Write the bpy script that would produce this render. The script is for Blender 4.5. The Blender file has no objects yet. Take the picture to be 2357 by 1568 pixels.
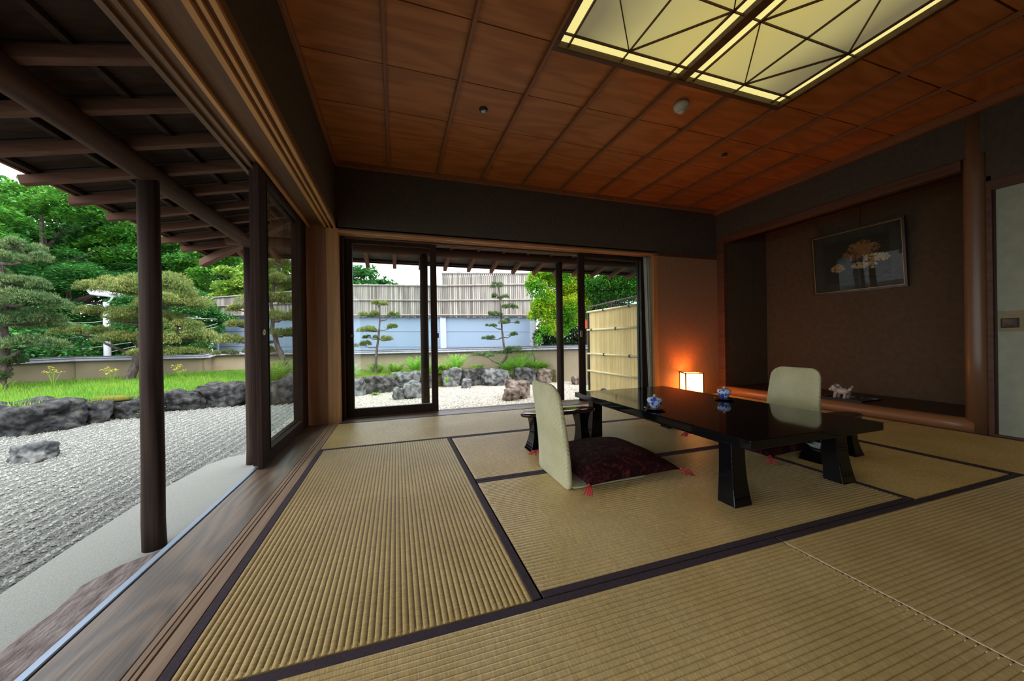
import bpy, math, random
import numpy as np
from mathutils import Matrix, Vector
random.seed(7); rng = np.random.default_rng(7)
sc = bpy.context.scene; col = sc.collection
PI = math.pi
# ------------------------------------------------------------------ camera
cam = bpy.data.cameras.new('camera'); co = bpy.data.objects.new('camera', cam); col.objects.link(co)
cam.sensor_width = 36; cam.sensor_fit = 'HORIZONTAL'; cam.lens = 12.361; cam.clip_end = 300; cam.clip_start = .02
def _basis(yaw, pitch, roll):
    R = Vector((math.cos(yaw), -math.sin(yaw), 0)); F = Vector((math.sin(yaw), math.cos(yaw), 0)); U = Vector((0, 0, 1))
    F, U = F*math.cos(pitch)+U*math.sin(pitch), -F*math.sin(pitch)+U*math.cos(pitch)
    return R*math.cos(roll)+U*math.sin(roll), -R*math.sin(roll)+U*math.cos(roll), F
R_, U_, F_ = _basis(.3189, -.0014, -.0154)
m4 = Matrix.Identity(4)
for i in range(3):
    m4[i][0], m4[i][1], m4[i][2] = R_[i], U_[i], -F_[i]
m4.translation = Vector((-.4147, -.9955, .7933))
co.matrix_world = m4; sc.camera = co
# ------------------------------------------------------------------ world, sun, exposure
vs = sc.view_settings; vs.view_transform = 'Standard'; vs.look = 'None'; vs.gamma = 1; vs.exposure = 0.95; vs.use_curve_mapping = False
w = bpy.data.worlds.new('overcast_sky'); sc.world = w; w.use_nodes = True
nt = w.node_tree; bg = nt.nodes['Background']
tc = nt.nodes.new('ShaderNodeTexCoord'); nz = nt.nodes.new('ShaderNodeTexNoise'); nz.inputs['Scale'].default_value = 2.2; nz.inputs['Detail'].default_value = 4
cr = nt.nodes.new('ShaderNodeValToRGB'); cr.color_ramp.elements[0].position = .3; cr.color_ramp.elements[0].color = (.78, .88, 1, 1)
cr.color_ramp.elements[1].position = .7; cr.color_ramp.elements[1].color = (1, 1, 1, 1)
nt.links.new(tc.outputs['Generated'], nz.inputs['Vector']); nt.links.new(nz.outputs['Fac'], cr.inputs['Fac']); nt.links.new(cr.outputs['Color'], bg.inputs['Color'])
bg.inputs['Strength'].default_value = 1.9
sl = bpy.data.lights.new('sun', 'SUN'); sl.energy = 1.6; sl.angle = math.radians(35); sl.color = (1, .97, .9)
so = bpy.data.objects.new('sun', sl); col.objects.link(so); so.rotation_euler = (math.radians(38), math.radians(18), 0)
try:
    sc.cycles.max_bounces = 10; sc.cycles.diffuse_bounces = 6; sc.cycles.transparent_max_bounces = 12
    sc.cycles.use_denoising = True; sc.cycles.sample_clamp_indirect = 6
    sc.cycles.use_adaptive_sampling = True; sc.cycles.adaptive_threshold = .02
except Exception: pass
# ------------------------------------------------------------------ materials
def mat(name, c, c2=None, rough=.6, spec=.3, nscale=(1, 1, 1), nsc=5, detail=4, ramp=(.35, .65), bump=0, bscale=None, bsc=None, island=0, metallic=0,
        emit=None, estr=0, coat=0, trans=0, dist=0, sheen=0):
    m = bpy.data.materials.new(name); m.use_nodes = True; n = m.node_tree.nodes; L = m.node_tree.links
    p = n['Principled BSDF']; p.inputs['Base Color'].default_value = (*c, 1); p.inputs['Roughness'].default_value = rough
    p.inputs['Specular IOR Level'].default_value = spec; p.inputs['Metallic'].default_value = metallic; p.inputs['Coat Weight'].default_value = coat
    p.inputs['Coat Roughness'].default_value = .05
    t = n.new('ShaderNodeTexCoord')
    out = None
    if c2 is not None:
        mp = n.new('ShaderNodeMapping'); mp.inputs['Scale'].default_value = nscale; L.new(t.outputs['Object'], mp.inputs['Vector'])
        no = n.new('ShaderNodeTexNoise'); no.inputs['Scale'].default_value = nsc; no.inputs['Detail'].default_value = detail; no.inputs['Distortion'].default_value = dist
        L.new(mp.outputs['Vector'], no.inputs['Vector'])
        r = n.new('ShaderNodeValToRGB'); r.color_ramp.elements[0].position, r.color_ramp.elements[1].position = ramp
        r.color_ramp.elements[0].color = (*c, 1); r.color_ramp.elements[1].color = (*c2, 1)
        L.new(no.outputs['Fac'], r.inputs['Fac']); out = r.outputs['Color']; L.new(out, p.inputs['Base Color'])
    if island:
        g = n.new('ShaderNodeNewGeometry'); hs = n.new('ShaderNodeHueSaturation')
        mr = n.new('ShaderNodeMapRange'); mr.inputs['To Min'].default_value = 1-island; mr.inputs['To Max'].default_value = 1+island
        L.new(g.outputs['Random Per Island'], mr.inputs['Value']); L.new(mr.outputs['Result'], hs.inputs['Value'])
        mr2 = n.new('ShaderNodeMapRange'); mr2.inputs['To Min'].default_value = .5-island*.05; mr2.inputs['To Max'].default_value = .5+island*.05
        ml = n.new('ShaderNodeMath'); ml.operation = 'FRACT'; mm = n.new('ShaderNodeMath'); mm.operation = 'MULTIPLY'; mm.inputs[1].default_value = 17.3
        L.new(g.outputs['Random Per Island'], mm.inputs[0]); L.new(mm.outputs[0], ml.inputs[0]); L.new(ml.outputs[0], mr2.inputs['Value']); L.new(mr2.outputs['Result'], hs.inputs['Hue'])
        if out is not None: L.new(out, hs.inputs['Color'])
        else: hs.inputs['Color'].default_value = (*c, 1)
        out = hs.outputs['Color']; L.new(out, p.inputs['Base Color'])
    if bump:
        mp2 = n.new('ShaderNodeMapping'); mp2.inputs['Scale'].default_value = bscale or nscale; L.new(t.outputs['Object'], mp2.inputs['Vector'])
        nb = n.new('ShaderNodeTexNoise'); nb.inputs['Scale'].default_value = bsc or nsc; nb.inputs['Detail'].default_value = 3; L.new(mp2.outputs['Vector'], nb.inputs['Vector'])
        b = n.new('ShaderNodeBump'); b.inputs['Strength'].default_value = bump; b.inputs['Distance'].default_value = .01
        L.new(nb.outputs['Fac'], b.inputs['Height']); L.new(b.outputs['Normal'], p.inputs['Normal'])
    if emit: p.inputs['Emission Color'].default_value = (*emit, 1); p.inputs['Emission Strength'].default_value = estr
    if sheen: p.inputs['Sheen Weight'].default_value = sheen
    if trans:
        tr = n.new('ShaderNodeBsdfTranslucent'); mx = n.new('ShaderNodeMixShader'); mx.inputs[0].default_value = trans
        if out is not None: L.new(out, tr.inputs['Color'])
        else: tr.inputs['Color'].default_value = (*c, 1)
        L.new(p.outputs[0], mx.inputs[1]); L.new(tr.outputs[0], mx.inputs[2]); L.new(mx.outputs[0], n['Material Output'].inputs['Surface'])
    return m
def wood(name, c1, c2, axis, rough=.5, spec=.3, fine=38, bump=.12, cath=0, ringsc=9):
    """wood grain along axis: long noise streaks plus flame-shaped rings"""
    m = bpy.data.materials.new(name); m.use_nodes = True; n = m.node_tree.nodes; L = m.node_tree.links; p = n['Principled BSDF']
    t = n.new('ShaderNodeTexCoord'); mp = n.new('ShaderNodeMapping'); s = [1, 1, 1]; s[axis] = .035; mp.inputs['Scale'].default_value = s
    L.new(t.outputs['Object'], mp.inputs['Vector'])
    no = n.new('ShaderNodeTexNoise'); no.inputs['Scale'].default_value = fine; no.inputs['Detail'].default_value = 5; L.new(mp.outputs['Vector'], no.inputs['Vector'])
    mp3 = n.new('ShaderNodeMapping'); s3 = [1, 1, 1]; s3[axis] = .22; mp3.inputs['Scale'].default_value = s3; L.new(t.outputs['Object'], mp3.inputs['Vector'])
    nr = n.new('ShaderNodeTexNoise'); nr.inputs['Scale'].default_value = 2.6; nr.inputs['Detail'].default_value = 2; L.new(mp3.outputs['Vector'], nr.inputs['Vector'])
    mu = n.new('ShaderNodeMath'); mu.operation = 'MULTIPLY'; mu.inputs[1].default_value = ringsc*6; L.new(nr.outputs['Fac'], mu.inputs[0])
    sn = n.new('ShaderNodeMath'); sn.operation = 'SINE'; L.new(mu.outputs[0], sn.inputs[0])
    mr = n.new('ShaderNodeMapRange'); mr.inputs['From Min'].default_value = -1; L.new(sn.outputs[0], mr.inputs['Value'])
    mx = n.new('ShaderNodeMix'); mx.data_type = 'FLOAT'; mx.inputs['Factor'].default_value = cath; L.new(no.outputs['Fac'], mx.inputs['A']); L.new(mr.outputs['Result'], mx.inputs['B'])
    r = n.new('ShaderNodeValToRGB'); r.color_ramp.elements[0].position = .3; r.color_ramp.elements[1].position = .72
    r.color_ramp.elements[0].color = (*c1, 1); r.color_ramp.elements[1].color = (*c2, 1)
    L.new(mx.outputs['Result'], r.inputs['Fac']); L.new(r.outputs['Color'], p.inputs['Base Color'])
    p.inputs['Roughness'].default_value = rough; p.inputs['Specular IOR Level'].default_value = spec
    b = n.new('ShaderNodeBump'); b.inputs['Strength'].default_value = bump; b.inputs['Distance'].default_value = .004; L.new(mx.outputs['Result'], b.inputs['Height']); L.new(b.outputs['Normal'], p.inputs['Normal'])
    return m
def glassmat(name, ior=1.5):
    m = bpy.data.materials.new(name); m.use_nodes = True; n = m.node_tree.nodes; L = m.node_tree.links; n.remove(n['Principled BSDF'])
    tr = n.new('ShaderNodeBsdfTransparent'); tr.inputs['Color'].default_value = (.93, .96, .95, 1); gl = n.new('ShaderNodeBsdfGlossy'); gl.inputs['Roughness'].default_value = 0
    fr = n.new('ShaderNodeFresnel'); fr.inputs['IOR'].default_value = ior; mx = n.new('ShaderNodeMixShader')
    ge = n.new('ShaderNodeNewGeometry'); iv = n.new('ShaderNodeMath'); iv.operation = 'SUBTRACT'; iv.inputs[0].default_value = 1; L.new(ge.outputs['Backfacing'], iv.inputs[1])
    fm = n.new('ShaderNodeMath'); fm.operation = 'MULTIPLY'; L.new(fr.outputs[0], fm.inputs[0]); L.new(iv.outputs[0], fm.inputs[1]); L.new(fm.outputs[0], mx.inputs[0]); L.new(tr.outputs[0], mx.inputs[1]); L.new(gl.outputs[0], mx.inputs[2]); L.new(mx.outputs[0], n['Material Output'].inputs['Surface']); return m
def tatami(name, axis):
    """woven rush: fine threads across the ribs, patches of tone"""
    ca, cb = ((.60, .425, .165), (.50, .345, .122)) if axis == 1 else ((.78, .585, .275), (.65, .475, .205))  # x mats paler: sheen and missing daylight put into the base colour
    m = mat(name, ca, cb, rough=.40, spec=.5, nsc=2.2, detail=3)
    n = m.node_tree.nodes; L = m.node_tree.links; p = n['Principled BSDF']
    t = n['Texture Coordinate']; mp = n.new('ShaderNodeMapping'); s = [40, 40, 10]; s[axis] = 420; mp.inputs['Scale'].default_value = s
    L.new(t.outputs['Object'], mp.inputs['Vector']); no = n.new('ShaderNodeTexNoise'); no.inputs['Scale'].default_value = 1; no.inputs['Detail'].default_value = 1; L.new(mp.outputs['Vector'], no.inputs['Vector'])
    b = n.new('ShaderNodeBump'); b.inputs['Strength'].default_value = .35; b.inputs['Distance'].default_value = .0012; L.new(no.outputs['Fac'], b.inputs['Height']); L.new(b.outputs['Normal'], p.inputs['Normal'])
    ramp = n['Color Ramp']; mx = n.new('ShaderNodeMix'); mx.data_type = 'RGBA'; mx.blend_type = 'MULTIPLY'; mx.inputs['Factor'].default_value = 1
    r2 = n.new('ShaderNodeValToRGB'); r2.color_ramp.elements[0].position = .3; r2.color_ramp.elements[1].position = .7; r2.color_ramp.elements[0].color = (.72, .72, .7, 1); r2.color_ramp.elements[1].color = (1.12, 1.12, 1.1, 1)
    L.new(no.outputs['Fac'], r2.inputs['Fac']); L.new(ramp.outputs['Color'], mx.inputs['A']); L.new(r2.outputs['Color'], mx.inputs['B']); L.new(mx.outputs['Result'], p.inputs['Base Color'])
    return m
M = dict(
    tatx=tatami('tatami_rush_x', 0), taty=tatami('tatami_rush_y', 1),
    heri=mat('border_cloth', (.045, .03, .04), (.06, .042, .055), rough=.8, nsc=120, bump=.15, bsc=300),
    ceil=wood('ceiling_cedar', (.29, .098, .026), (.42, .155, .045), 0, rough=.55, spec=.25, fine=40, cath=.30, ringsc=9),
    batten=wood('batten_cedar', (.20, .075, .03), (.28, .11, .045), 1, rough=.5),
    kamoi=wood('lintel_wood_light', (.46, .22, .075), (.60, .31, .11), 1, rough=.5, fine=50),
    kamoix=wood('lintel_wood_far', (.40, .17, .06), (.52, .25, .09), 0, rough=.5, fine=50),
    kamoid=wood('lintel_wood_dark', (.12, .06, .03), (.19, .095, .045), 1, rough=.55, fine=50),
    post=wood('corner_post_wood', (.36, .16, .055), (.50, .25, .09), 2, rough=.45, fine=45),
    postd=wood('side_board_wood', (.22, .085, .035), (.33, .13, .055), 2, rough=.5, fine=40),
    sill=wood('sill_board_wood', (.12, .085, .062), (.23, .15, .095), 1, rough=.36, spec=.5, fine=70, bump=.3, cath=.38, ringsc=14),
    shikii=wood('track_wood', (.26, .17, .11), (.42, .28, .18), 1, rough=.45, fine=60),
    farsill=wood('far_sill_wood', (.10, .06, .045), (.22, .14, .10), 0, rough=.35, spec=.45, fine=50),
    sash=wood('sash_wood_y', (.020, .011, .008), (.045, .024, .017), 2, rough=.45, fine=60),
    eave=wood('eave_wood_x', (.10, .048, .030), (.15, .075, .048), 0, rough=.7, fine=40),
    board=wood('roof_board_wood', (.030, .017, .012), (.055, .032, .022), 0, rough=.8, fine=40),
    eavey=wood('eave_wood_y', (.15, .07, .045), (.22, .105, .07), 1, rough=.7, fine=40),  # paler than the left eave: light bounced off gravel put into the colour
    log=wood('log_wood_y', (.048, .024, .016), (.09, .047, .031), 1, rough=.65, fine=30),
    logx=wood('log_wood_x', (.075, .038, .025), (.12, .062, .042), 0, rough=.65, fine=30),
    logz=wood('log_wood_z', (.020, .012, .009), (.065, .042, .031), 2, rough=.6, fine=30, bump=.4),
    plaster=mat('sand_plaster', (.070, .056, .043), (.086, .069, .053), rough=.95, spec=.1, nsc=30, bump=.15, bsc=400),
    plasterT=mat('alcove_plaster', (.085, .058, .036), (.10, .068, .042), rough=.95, spec=.1, nsc=20, bump=.15, bsc=400),
    tokow=wood('alcove_floor_wood', (.045, .022, .014), (.075, .038, .022), 1, rough=.35, spec=.4, fine=20),
    pillar=wood('polished_pillar_wood', (.13, .06, .028), (.21, .11, .055), 2, rough=.35, spec=.45, fine=14),
    kamachi=wood('alcove_rail_wood', (.26, .11, .045), (.34, .16, .07), 1, rough=.35, spec=.45, fine=14),
    fusuma=mat('fusuma_paper', (.30, .32, .25), (.34, .36, .28), rough=.85, nsc=14),
    fband=mat('fusuma_band', (.25, .22, .13), (.29, .25, .15), rough=.85, nsc=14),
    black=mat('black_lacquer', (.004, .004, .005), rough=.07, spec=.3),
    redlac=mat('red_brown_lacquer', (.06, .012, .008), (.035, .01, .008), rough=.1, spec=.6, nscale=(1, 8, 8), nsc=8),
    metal=mat('aluminium', (.30, .37, .48), rough=.4, metallic=.7),
    steel=mat('worn_steel', (.5, .48, .45), rough=.3, metallic=1),
    dark=mat('dark_iron', (.02, .02, .02), rough=.4, spec=.5),
    glass=glassmat('window_glass'),
    gravel=mat('raked_gravel', (.10, .10, .09), (.235, .235, .215), rough=.95, nsc=90, detail=6, ramp=(.38, .62), bump=1, bsc=110),
    pebble=mat('pebbles', (.26, .265, .24), rough=.9, island=.4),
    pebblew=mat('warm_pebbles', (.42, .38, .31), rough=.9, island=.35),  # sunnier light beyond the window put into this paler, warmer colour
    conc=mat('washed_concrete', (.22, .225, .20), (.31, .31, .28), rough=.95, nsc=120, detail=6, ramp=(.3, .7), bump=.35, bsc=200),
    redstone=mat('red_step_stone', (.085, .055, .048), (.24, .20, .185), rough=.85, nscale=(3, 1, 1), nsc=7, detail=8, bump=.8, bsc=22),
    rock=mat('dark_rock', (.016, .017, .018), (.15, .143, .13), rough=.85, nsc=7, detail=10, ramp=(.40, .72), bump=1, bsc=14),
    rockd=mat('near_black_rock', (.007, .008, .010), (.085, .082, .078), rough=.8, spec=.35, nsc=9, detail=10, ramp=(.42, .75), bump=1, bsc=18),
    rockb=mat('blue_grey_rock', (.04, .044, .048), (.25, .25, .243), rough=.85, nsc=8, detail=10, ramp=(.38, .72), bump=1, bsc=16),
    rockr=mat('brown_rock', (.06, .042, .034), (.27, .21, .17), rough=.9, nsc=8, detail=10, ramp=(.38, .7), bump=1, bsc=16),
    soil=mat('garden_soil', (.07, .05, .03), (.10, .12, .03), rough=1, nsc=6, bump=.6, bsc=40),
    moss=mat('moss', (.07, .11, .012), (.17, .13, .02), rough=1, nsc=20, bump=.8, bsc=80),
    grass=mat('grass_blades', (.13, .33, .035), (.24, .42, .05), rough=.7, nsc=1.5, island=.3, trans=.35),
    wallg=mat('garden_wall_render', (.30, .245, .165), (.36, .295, .205), rough=.95, nsc=1.5, detail=6, bump=.1, bsc=60),
    cap=mat('coping_tiles', (.06, .065, .08), (.10, .105, .13), rough=.4, spec=.5, nsc=10),
    capw=mat('coping_edge', (.42, .43, .47), (.5, .5, .55), rough=.5, nsc=10),
    siding=mat('blue_grey_siding', (.24, .32, .43), (.26, .34, .45), rough=.5, nsc=1),
    backsheet=mat('backing_sheet', (.20, .20, .19), rough=.9),
    darkw=wood('dark_joinery_wood', (.07, .03, .018), (.12, .055, .032), 1, rough=.5),
    plasterR=mat('lamp_glow_plaster', (.27, .155, .085), (.30, .175, .10), rough=.95, spec=.1, nsc=30, bump=.15, bsc=400),  # lantern glow put into the orange colour of this stretch of plaster
    sidpost=mat('white_steel_post', (.45, .50, .56), rough=.5),
    greybam=mat('weathered_bamboo', (.25, .225, .20), (.34, .31, .28), rough=.9, nscale=(1, 1, .2), nsc=6, island=.42),
    bamboo=mat('fresh_bamboo', (.84, .60, .29), (.92, .69, .37), rough=.6, nscale=(1, 1, .3), nsc=5, island=.14),
    bamboor=mat('bamboo_rail', (.80, .66, .40), (.85, .72, .46), rough=.5, nsc=4),
    leafA=mat('leaves_green', (.045, .19, .025), (.11, .31, .03), rough=.6, nsc=.6, island=.4, trans=.3),
    leafB=mat('leaves_deep', (.03, .14, .03), (.06, .22, .04), rough=.6, nsc=.8, island=.4, trans=.3),
    leafC=mat('leaves_light', (.16, .32, .04), (.26, .40, .05), rough=.6, nsc=.9, island=.3, trans=.35),
    leafM=mat('maple_leaves', (.11, .36, .02), (.42, .55, .03), rough=.55, nsc=1.4, island=.25, trans=.4, ramp=(.42, .6)),
    leafF=mat('fern_leaves', (.18, .46, .05), (.30, .55, .06), rough=.6, nsc=3, island=.3, trans=.35),
    leafD=mat('dark_leaves', (.015, .05, .015), (.03, .08, .02), rough=.6, nsc=2, island=.4, trans=.2),  # very dark green leaf colour
    needle=mat('pine_needles', (.14, .23, .06), (.32, .35, .11), rough=.7, nsc=2.2, island=.35, trans=.2),
    needleG=mat('pine_needles_deep', (.10, .19, .075), (.22, .30, .12), rough=.7, nsc=2.2, island=.35, trans=.2),
    bark=mat('bark', (.06, .045, .04), (.16, .13, .115), rough=1, nscale=(1, 1, .3), nsc=18, bump=1, bsc=25),
    pole=mat('pale_concrete_pole', (.45, .48, .52), (.52, .54, .58), rough=.8, nsc=4),
    wire=mat('cable', (.35, .38, .38), rough=.5),
    red=mat('red_paint', (.55, .07, .03), rough=.6),
    yel=mat('yellow_flowers', (.6, .55, .05), rough=.7, trans=.3),
    zfab=mat('woven_chair_fabric', (.46, .44, .25), (.57, .54, .35), rough=.85, spec=.15, nsc=5, sheen=.2),
    zab=mat('maroon_brocade', (.020, .005, .007), (.11, .022, .023), rough=.8, spec=.08, nsc=30, detail=6, ramp=(.48, .72), dist=1.4, bump=.2, bsc=160),
    tassel=mat('red_tassel', (.50, .05, .05), (.3, .03, .03), rough=.8, nsc=90),
    porc=mat('blue_white_porcelain', (.45, .55, .75), (.03, .08, .42), rough=.12, spec=.6, nsc=42, detail=1, ramp=(.50, .56)),
    white=mat('glazed_white', (.62, .58, .54), (.42, .36, .33), rough=.35, spec=.5, nsc=30),
    silver=mat('silver', (.7, .7, .7), rough=.2, metallic=1),
    curt=mat('curtain_cloth', (.42, .44, .36), (.50, .52, .44), rough=.9, nsc=30, trans=.3),
    plastic=mat('cream_plastic', (.55, .52, .40), rough=.5),
    frame=wood('dark_frame_wood', (.03, .02, .012), (.06, .035, .02), 1, rough=.3, spec=.5),
    gold=mat('gilt_edge', (.40, .24, .08), rough=.4, metallic=.6),
    matb=mat('picture_mount', (.045, .043, .035), (.055, .052, .042), rough=.9, nsc=8),
    lampf=mat('lamp_frame', (.03, .012, .006), rough=.5),
    paper=mat('lamp_paper', (.8, .6, .35), emit=(1, .34, .075), estr=6.5, rough=.9),
    lframe=wood('light_frame_wood', (.05, .022, .012), (.10, .045, .02), 0, rough=.5),
    strip=mat('lit_strip', (.2, .18, .1), emit=(.47, .41, .145), estr=1, rough=.9),
    roofm=mat('roof_copper', (.08, .07, .06), rough=.8),
    road=mat('ground_beyond', (.16, .15, .13), (.2, .19, .17), rough=1, nsc=2),
    tray=mat('dark_tray', (.012, .008, .007), rough=.2, spec=.5),
)
for k_, r_ in (('ceil', .42),):
    p_ = M[k_].node_tree.nodes['Principled BSDF']; p_.inputs['Specular IOR Level'].default_value = .55; p_.inputs['Specular Tint'].default_value = (1, .55, .3, 1); p_.inputs['Roughness'].default_value = r_
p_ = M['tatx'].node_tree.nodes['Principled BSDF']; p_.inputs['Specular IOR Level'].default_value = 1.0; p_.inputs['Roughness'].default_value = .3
p_ = M['taty'].node_tree.nodes['Principled BSDF']; p_.inputs['Specular IOR Level'].default_value = .4; p_.inputs['Roughness'].default_value = .5
# woven chevron relief on the chair fabric
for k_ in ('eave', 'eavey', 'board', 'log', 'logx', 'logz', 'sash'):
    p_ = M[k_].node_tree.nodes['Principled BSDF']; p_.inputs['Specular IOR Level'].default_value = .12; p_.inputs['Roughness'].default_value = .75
def weave(m, sc_):
    n = m.node_tree.nodes; L = m.node_tree.links; t = n['Texture Coordinate']
    wv = n.new('ShaderNodeTexWave'); wv.wave_type = 'BANDS'; wv.bands_direction = 'DIAGONAL'; wv.inputs['Scale'].default_value = sc_; wv.inputs['Distortion'].default_value = 0
    L.new(t.outputs['Object'], wv.inputs['Vector'])
    w2 = n.new('ShaderNodeTexWave'); w2.bands_direction = 'Y'; w2.inputs['Scale'].default_value = sc_*.8; L.new(t.outputs['Object'], w2.inputs['Vector'])
    mu = n.new('ShaderNodeMath'); mu.operation = 'MULTIPLY'; L.new(wv.outputs['Fac'], mu.inputs[0]); L.new(w2.outputs['Fac'], mu.inputs[1])
    b = n.new('ShaderNodeBump'); b.inputs['Strength'].default_value = .7; b.inputs['Distance'].default_value = .004; L.new(mu.outputs[0], b.inputs['Height']); L.new(b.outputs['Normal'], n['Principled BSDF'].inputs['Normal'])
weave(M['zfab'], 28)
# glow of the backlit paper: strongest in front of the tubes along the middle, weak at the outer corners
def backlit():
    m = bpy.data.materials.new('backlit_paper'); m.use_nodes = True; n = m.node_tree.nodes; L = m.node_tree.links; p = n['Principled BSDF']
    p.inputs['Base Color'].default_value = (.3, .28, .2, 1); p.inputs['Roughness'].default_value = .9
    t = n.new('ShaderNodeTexCoord'); s = n.new('ShaderNodeSeparateXYZ'); L.new(t.outputs['Object'], s.inputs[0])
    a = n.new('ShaderNodeMath'); a.operation = 'ABSOLUTE'; L.new(s.outputs['X'], a.inputs[0])
    no = n.new('ShaderNodeTexNoise'); no.inputs['Scale'].default_value = 1.6; L.new(t.outputs['Object'], no.inputs['Vector'])
    ad = n.new('ShaderNodeMath'); ad.operation = 'MULTIPLY_ADD'; ad.inputs[1].default_value = .35; L.new(no.outputs['Fac'], ad.inputs[0]); L.new(a.outputs[0], ad.inputs[2])
    r = n.new('ShaderNodeValToRGB'); e = r.color_ramp.elements; e[0].position = .35; e[0].color = (.25, .205, .062, 1); e[1].position = 1.1 if False else 1.0; e[1].color = (.075, .065, .033, 1)
    k = e.new(.72); k.color = (.20, .175, .066, 1)
    L.new(ad.outputs[0], r.inputs['Fac']); L.new(r.outputs['Color'], p.inputs['Emission Color']); p.inputs['Emission Strength'].default_value = 1.0
    return m
M['backlit'] = backlit()
# ------------------------------------------------------------------ mesh helpers
def tag(o, label=None, cat=None, group=None, kind=None):
    if label: o['label'] = label
    if cat: o['category'] = cat
    if group: o['group'] = group
    if kind: o['kind'] = kind
    return o
def thing(name, label, cat, loc=(0, 0, 0), rz=0, group=None):
    o = bpy.data.objects.new(name, None); col.objects.link(o); o.location = loc; o.rotation_euler = (0, 0, rz); o.empty_display_size = .05
    return tag(o, label, cat, group)
def shift_of(parent):
    s = Vector((0, 0, 0))
    while parent is not None: s += parent.location; parent = parent.parent
    return s
class MB:
    def __init__(s): s.v = []; s.f = []
    def add(s, vs_, fs): b = len(s.v); s.v += [tuple(v) for v in vs_]; s.f += [tuple(i+b for i in f) for f in fs]; return s
    def box(s, x0, x1, y0, y1, z0, z1):
        return s.add([(x0, y0, z0), (x1, y0, z0), (x1, y1, z0), (x0, y1, z0), (x0, y0, z1), (x1, y0, z1), (x1, y1, z1), (x0, y1, z1)],
                     [(0, 3, 2, 1), (4, 5, 6, 7), (0, 1, 5, 4), (1, 2, 6, 5), (2, 3, 7, 6), (3, 0, 4, 7)])
    def bar(s, p, q, w_, h_, up=(0, 0, 1)):
        p, q = Vector(p), Vector(q); d = (q-p).normalized(); u = Vector(up); sd = d.cross(u).normalized(); u = sd.cross(d)
        vs_ = [c+sd*a*w_/2+u*b*h_/2 for c in (p, q) for a, b in ((-1, -1), (1, -1), (1, 1), (-1, 1))]
        return s.add(vs_, [(3, 2, 1, 0), (4, 5, 6, 7), (0, 1, 5, 4), (1, 2, 6, 5), (2, 3, 7, 6), (3, 0, 4, 7)])
    def tube(s, pts, rad, n=10, wob=0):
        pts = [Vector(p) for p in pts]; N = len(pts)
        if not hasattr(rad, '__len__'): rad = [rad]*N
        rings = []; up = Vector((0, 0, 1)) if abs((pts[-1]-pts[0]).normalized().z) < .9 else Vector((1, 0, 0))
        for i, p in enumerate(pts):
            d = (pts[min(i+1, N-1)]-pts[max(i-1, 0)]).normalized(); a = d.cross(up).normalized(); b = a.cross(d)
            rings.append([p+(a*math.cos(t)+b*math.sin(t))*rad[i]*(1+random.uniform(-wob, wob)) for t in [2*PI*k/n for k in range(n)]])
        vs_ = [v for r in rings for v in r]; fs = []
        for i in range(N-1):
            for k in range(n): fs.append((i*n+k, i*n+(k+1) % n, (i+1)*n+(k+1) % n, (i+1)*n+k))
        fs.append(tuple(range(n))[::-1]); fs.append(tuple((N-1)*n+k for k in range(n))); return s.add(vs_, fs)
    def lathe(s, prof, c=(0, 0, 0), n=28, sx=1, sy=1):
        vs_ = []; fs = []
        for r, z in prof:
            for k in range(n): vs_.append((c[0]+r*sx*math.cos(2*PI*k/n), c[1]+r*sy*math.sin(2*PI*k/n), c[2]+z))
        for i in range(len(prof)-1):
            for k in range(n): fs.append((i*n+k, i*n+(k+1) % n, (i+1)*n+(k+1) % n, (i+1)*n+k))
        fs.append(tuple(range(n))[::-1]); fs.append(tuple((len(prof)-1)*n+k for k in range(n))); return s.add(vs_, fs)
    def prism(s, poly, z0, z1):
        n = len(poly); return s.add([(x, y, z0) for x, y in poly]+[(x, y, z1) for x, y in poly],
                                    [tuple(range(n))[::-1], tuple(range(n, 2*n))]+[(i, (i+1) % n, n+(i+1) % n, n+i) for i in range(n)])
    def loft(s, rings):
        n = len(rings[0]); vs_ = [v for r in rings for v in r]; fs = []
        for i in range(len(rings)-1):
            for k in range(n): fs.append((i*n+k, i*n+(k+1) % n, (i+1)*n+(k+1) % n, (i+1)*n+k))
        fs.append(tuple(range(n))[::-1]); fs.append(tuple((len(rings)-1)*n+k for k in range(n))); return s.add(vs_, fs)
    def build(s, name, m, parent=None, smooth=False, bevel=0, world=True, kind=None, seg=2):
        me = bpy.data.meshes.new(name); o = bpy.data.objects.new(name, me)
        sh = shift_of(parent) if (parent is not None and world) else Vector((0, 0, 0))
        me.from_pydata([(v[0]-sh.x, v[1]-sh.y, v[2]-sh.z) for v in s.v], [], s.f); me.materials.append(m if not isinstance(m, str) else M[m]); me.validate()
        fixn(me)
        if smooth: me.polygons.foreach_set('use_smooth', [True]*len(me.polygons))
        col.objects.link(o)
        if parent is not None: o.parent = parent
        if bevel:
            b = o.modifiers.new('b', 'BEVEL'); b.width = bevel; b.segments = seg; b.limit_method = 'ANGLE'; b.angle_limit = .7
        if kind: o['kind'] = kind
        return o
import bmesh
def fixn(me):
    bm = bmesh.new(); bm.from_mesh(me); bmesh.ops.recalc_face_normals(bm, faces=bm.faces); bm.to_mesh(me); bm.free()
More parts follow.
